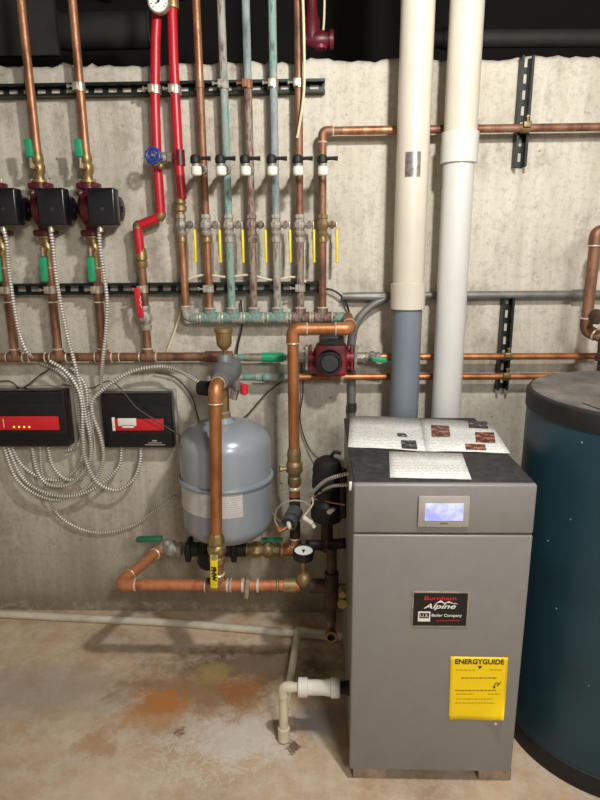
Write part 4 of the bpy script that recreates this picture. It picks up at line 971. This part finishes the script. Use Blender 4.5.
MB().lathe((bxl-0.028, yC, zC), RT, [(0, 0.018), (0.031, 0.022)], 16).build('rubber_boot', 'black_matt', cd_)

# ================================================================ CONTROL BOXES
def ctl(name, label, px0, py0, px1, py1, dep):
    a, c = P(px0, py0, dep), P(px1, py1, dep)
    t = thing(name, label, 'control box', ((a.x+c.x)/2, WY, c.z))
    MB().box(((a.x+c.x)/2, WY-0.012, (a.z+c.z)/2), (c.x-a.x+0.012, 0.023, a.z-c.z+0.006), 0.003).build('back_plate', 'greysleeve', t)
    cv = MB().box(((a.x+c.x)/2, WY-0.012-dep/2, (a.z+c.z)/2), (c.x-a.x, dep-0.024, a.z-c.z), 0.006, seg=3)
    for k in range(-3, 4):
        for s_ in (1, -1):
            zz = (a.z+c.z)/2+s_*(a.z-c.z)*0.36+k*0.006
            cv.box(((a.x+c.x)/2, WY-dep, zz), (c.x-a.x-0.012, 0.0025, 0.0025))
    cv = cv.build('cover', 'black', t)
    return t, cv, dep
t, cv, dp_ = ctl('zone_controller', 'black zone controller with full red stripe and amber lights at the left edge', -32, 391, 69.5, 447, 0.085)
def bx2(par, name, m, px0, py0, px1, py1, d0, d1):
    a, c = P(px0, py0, d1), P(px1, py1, d1); return MB().box(((a.x+c.x)/2, WY-(d0+d1)/2, (a.z+c.z)/2), (c.x-a.x, d1-d0, a.z-c.z), 0.0008).build(name, m, par)
st = bx2(cv, 'red_stripe', 'redlabel', -31, 416.5, 59.5, 430, 0.07, 0.0885)
for k in range(4): MB().lathe(P(14+5.1*k, 427, 0.0885), OUT, [(0, 0.004), (0.002, 0.003)], 10).build('indicator_light', 'led', cv)
bx2(cv, 'white_mark', 'whitelabel', 2.5, 419, 4.5, 428, 0.08, 0.089)
t, cv, dp_ = ctl('zone_controller', 'black zone controller with torn white and red label beside the expansion tank', 99.5, 393.5, 174, 448, 0.075)
bx2(cv, 'red_stripe', 'redlabel', 113, 419, 164, 430.5, 0.06, 0.0785)
bx2(cv, 'white_label', 'whitelabel', 111.5, 417.5, 115.5, 431, 0.06, 0.0788)
bx2(cv, 'white_label', 'whitelabel', 117.5, 418.5, 136.5, 426, 0.06, 0.0788)
bx2(cv, 'white_label', 'whitelabel', 122, 425, 134, 428, 0.06, 0.0788)
em = MB(); 
for (x0_, y0_, x1_, y1_) in ((145, 444.5, 165, 445.2), (148, 442.5, 162, 443.2), (152, 440.2, 157, 441.4)):
    a, c = P(x0_, y0_, 0.0775), P(x1_, y1_, 0.0775); em.box(((a.x+c.x)/2, WY-0.0768, (a.z+c.z)/2), (c.x-a.x, 0.0025, a.z-c.z))
em.build('maker_mark', 'greysleeve', cv, smooth=False)

# ================================================================ ARMORED CABLES
def armored(label, l, r=0.0074, group='silver armored cables around the controllers'):
    pts = resample(spline(PP(l), 12), 0.0025); rs = [(r if i % 4 in (0, 1, 2) else r*0.8) for i in range(len(pts))]
    mb = MB().tube(pts, r, 8, rs=rs); mb.mi = [1 if (k//8) % 4 in (2, 3) and k < len(mb.f)-2 else 0 for k in range(len(mb.f))]
    return tag(mb.build('armored_cable', ['armor', 'groove_shade'], angle=180), label, 'cable', group)
armored('silver armored cable hanging from the pump at the left edge', [(3, 226, .15), (7, 245, .14), (9, 270, .12), (14, 305, .11), (20, 335, .105), (28, 353, .105), (40, 362, .03), (60, 372, .04), (76, 392, .05), (80, 425, .055), (83, 455, .05), (66, 478, .045), (42, 478, .05), (22, 465, .055), (12, 447, .06)])
armored('silver armored cable hanging from the middle pump box', [(50, 228, .15), (53, 246, .14), (56, 275, .125), (61, 305, .11), (68, 338, .10), (76, 368, .095), (82, 392, .095), (86, 418, .095), (91, 442, .09), (88, 465, .08), (70, 484, .07), (48, 484, .065), (37, 470, .06), (32, 447, .06)])
armored('silver armored cable hanging straight down from the right-hand pump box', [(99, 228, .15), (100, 246, .14), (104, 275, .12), (107, 300, .11), (106, 330, .10), (103, 358, .095), (101, 380, .06), (103, 396, .03)])
armored('silver armored cable curling from the black connector to the far left loop', [(207, 388, .20), (190, 377, .16), (172, 368, .10), (152, 367, .09), (128, 373, .09), (106, 387, .10), (93, 400, .105), (93, 415, .105), (101, 438, .10), (103, 462, .09), (90, 485, .08), (62, 499, .075), (38, 495, .07), (16, 478, .065), (4, 447, .06)])
armored('silver armored cable looping to the right controller inner entry', [(50, 361, .10), (64, 370, .10), (76, 385, .10), (82, 405, .105), (83, 435, .11), (86, 460, .10), (97, 482, .09), (116, 490, .085), (133, 480, .075), (140, 463, .06), (141, 448, .045)])
armored('silver armored cable joining the loops from the right controller left entry', [(122, 447, .045), (119, 466, .06), (105, 481, .075), (84, 493, .085), (60, 496, .085), (35, 488, .075), (20, 474, .065), (8, 447, .06)])
armored('short silver armored cable under the left controller', [(48, 447, .06), (53, 466, .06), (66, 479, .06), (82, 477, .055), (90, 460, .05), (92, 440, .045), (88, 410, .04), (85, 385, .035), (70, 366, .03)])
armored('thin silver armored cable sagging lowest across the wall', [(40, 447, .06), (42, 472, .05), (50, 502, .035), (64, 520, .025), (87, 531, .02), (111, 532, .018), (134, 525, .016), (153, 512, .014), (176, 496, .012)], 0.0052)
armored('short silver armored cable at the right side of the left controller', [(66, 451, .045), (76, 447, .04), (81, 436, .035), (84, 415, .03), (80, 385, .025), (66, 372, .02), (52, 362, .02)], 0.0055)
cc = thing('cable_connector', 'black cable connector at the end of the cable by the air separator', 'connector', P(206, 390, .2))
MB().lathe(P(199, 388, .2), P(211, 388.5, .22)-P(199, 388, .2), [(0, 0.012), (0.004, 0.026), (0.05, 0.027), (0.054, 0.018)], 14).build('connector_body', 'black_matt', cc)
# boiler side
armored('upper silver armored cable entering the boiler top left corner', [(309, 497, .36), (316, 489, .40), (327, 480, .44), (342, 475, .48), (352, 473, .5)], 0.0065, 'silver armored cables by the boiler')
armored('lower silver armored cable entering the boiler left side', [(313, 500, .36), (322, 491, .40), (331, 486.5, .44), (343, 485, .48), (352, 485, .5)], 0.006, 'silver armored cables by the boiler')

# ================================================================ WIRES
def wire(name, label, l, r, m, cat='cable'):
    return tag(MB().tube(spline(PP(l), 8), r, 8).build(name, m), label, cat)
wire('electric_cable', 'cream cable hanging down beside the fifth riser above the wall', [(302, -30, .10), (304, 40, .10), (304, 90, .10), (299, 128, .085), (297, 138, .08)], 0.0045, 'cable')
wire('electric_cable', 'cream cable draped over the lower channel behind the manifold risers', [(166, 354, .02), (175, 330, .02), (182, 306, .03), (183, 287, .047), (190, 279, .048), (205, 275, .047), (228, 277, .046), (250, 275, .046), (272, 280, .046), (293, 277, .046), (306, 282, .045)], 0.0042, 'cable')
wire('electric_cable', 'black cable arching off the right end of the lower channel', [(318, 289, .02), (332, 290, .03), (343, 298, .03), (349, 312, .02), (351, 330, .012)], 0.004, 'wire_black')
wire('electric_cable', 'thin black cable hanging below the manifold by the brass vent', [(241, 300, .02), (242, 325, .03), (238, 345, .03), (236, 360, .03)], 0.0035, 'wire_black')
wire('signal_wire', 'brown wire crossing the right controller cover', [(62, 384, .03), (90, 388, .03), (108, 381, .05), (120, 388, .10), (136, 407, .105), (155, 420, .10), (179, 435, .09), (186, 442, .02)], 0.0022, 'wire')
wire('signal_wire', 'brown wires running along the top of the left controller', [(-20, 385, .03), (8, 381, .03), (22, 388, .03), (40, 375, .03), (60, 362, .02)], 0.003, 'wire')
wire('signal_wire', 'brown wire curving down to the left shoulder of the expansion tank', [(155, 372, .02), (176, 378, .02), (191, 395, .02), (196, 410, .02), (200, 424, .02)], 0.003, 'wire')
wire('signal_wire', 'brown wire trailing right from the expansion tank neck', [(284, 380, .02), (268, 392, .02), (256, 405, .02), (246, 416, .02), (236, 421, .02)], 0.003, 'wire')
wire('signal_wire', 'thin black wire running up beside the large copper drop', [(300, 352, .03), (303, 390, .03), (300, 420, .02), (309, 448, .02), (322, 462, .05)], 0.0025, 'wire_black')
wire('signal_wire', 'pale grey wire looping over the strapped sensor', [(300, 520, .30), (283, 530, .32), (275, 520, .33), (278, 508, .34), (290, 501, .36), (304, 502, .37), (313, 509, .38), (322, 512, .40), (331, 511, .42)], 0.0032, 'wire_grey')
wire('signal_wire', 'thin grey wire from the sensor toward the expansion tank', [(292, 521, .28), (280, 521, .22), (270, 510, .1), (263, 498, .03)], 0.0025, 'wire_grey')
wire('signal_wire', 'reddish wire between the blackened circulator and the boiler', [(314, 499, .38), (325, 501, .40), (334, 503, .42), (345, 505, .44)], 0.003, 'copper_red')
wn = thing('wire_splice', 'white wire nuts hanging in front of the blackened circulator', 'wire', P(310, 525, .40))
for (a, c) in (((303, 517), (313, 524)), ((309, 520), (315, 528)), ((328, 513), (334, 509))):
    p0, p1 = P(*a, .41), P(*c, .43); MB().lathe(p0, p1-p0, [(0, 0.004), (0.006, 0.009), ((p1-p0).length, 0.006)], 8).build('wire_nut', 'white', wn)
MB().tube(spline(PP([(303, 517, .41), (309, 510, .40), (313, 503, .39), (312, 497, .38)]), 6), 0.003, 6).build('wire_lead', 'cable', wn)
tg = P(281, 475, 0.02); tag(MB().box((tg.x, WY-0.004, tg.z), (0.012, 0.003, 0.08), 0.001).build('hanging_tag', 'pvc_old'), 'narrow faded yellow tag on the wall right of the expansion tank', 'tag')

# ================================================================ RED VALVE ABOVE THE WALL
rv = thing('backflow_valve', 'red valve body hanging in the dark above the wall', 'valve', P(318, 50, -0.1))
c = P(312, 40, -0.1)
MB().lathe(c+Vector((-0.04, 0, 0.0)), RT, [(0, 0.02), (0.01, 0.034), (0.02, 0.034), (0.022, 0.022), (0.05, 0.03), (0.08, 0.03), (0.10, 0.022), (0.102, 0.032), (0.115, 0.032), (0.118, 0.02)], 18).lathe(c, UP, [(0, 0.028), (0.06, 0.028), (0.08, 0.02), (0.12, 0.018)], 16).build('valve_body', 'maroon', rv)  # red body in maroon, so its colour carries the dimness up here
MB().cyl(c+Vector((0.03, 0, -0.03)), c+Vector((0.03, 0, 0.01)), 0.024, 12).build('outlet', 'pumpred', rv)
MB().cyl(c+Vector((-0.0, 0, 0.10)), c+Vector((0, 0, 0.4)), 0.0135, 12).build('pipe', 'copper_dark', rv)
wire('electric_cable', 'cream cable dropping beside the red valve above the wall', [(325, -30, -.1), (324, 20, -.1), (322, 40, -.1)], 0.004, 'cable')
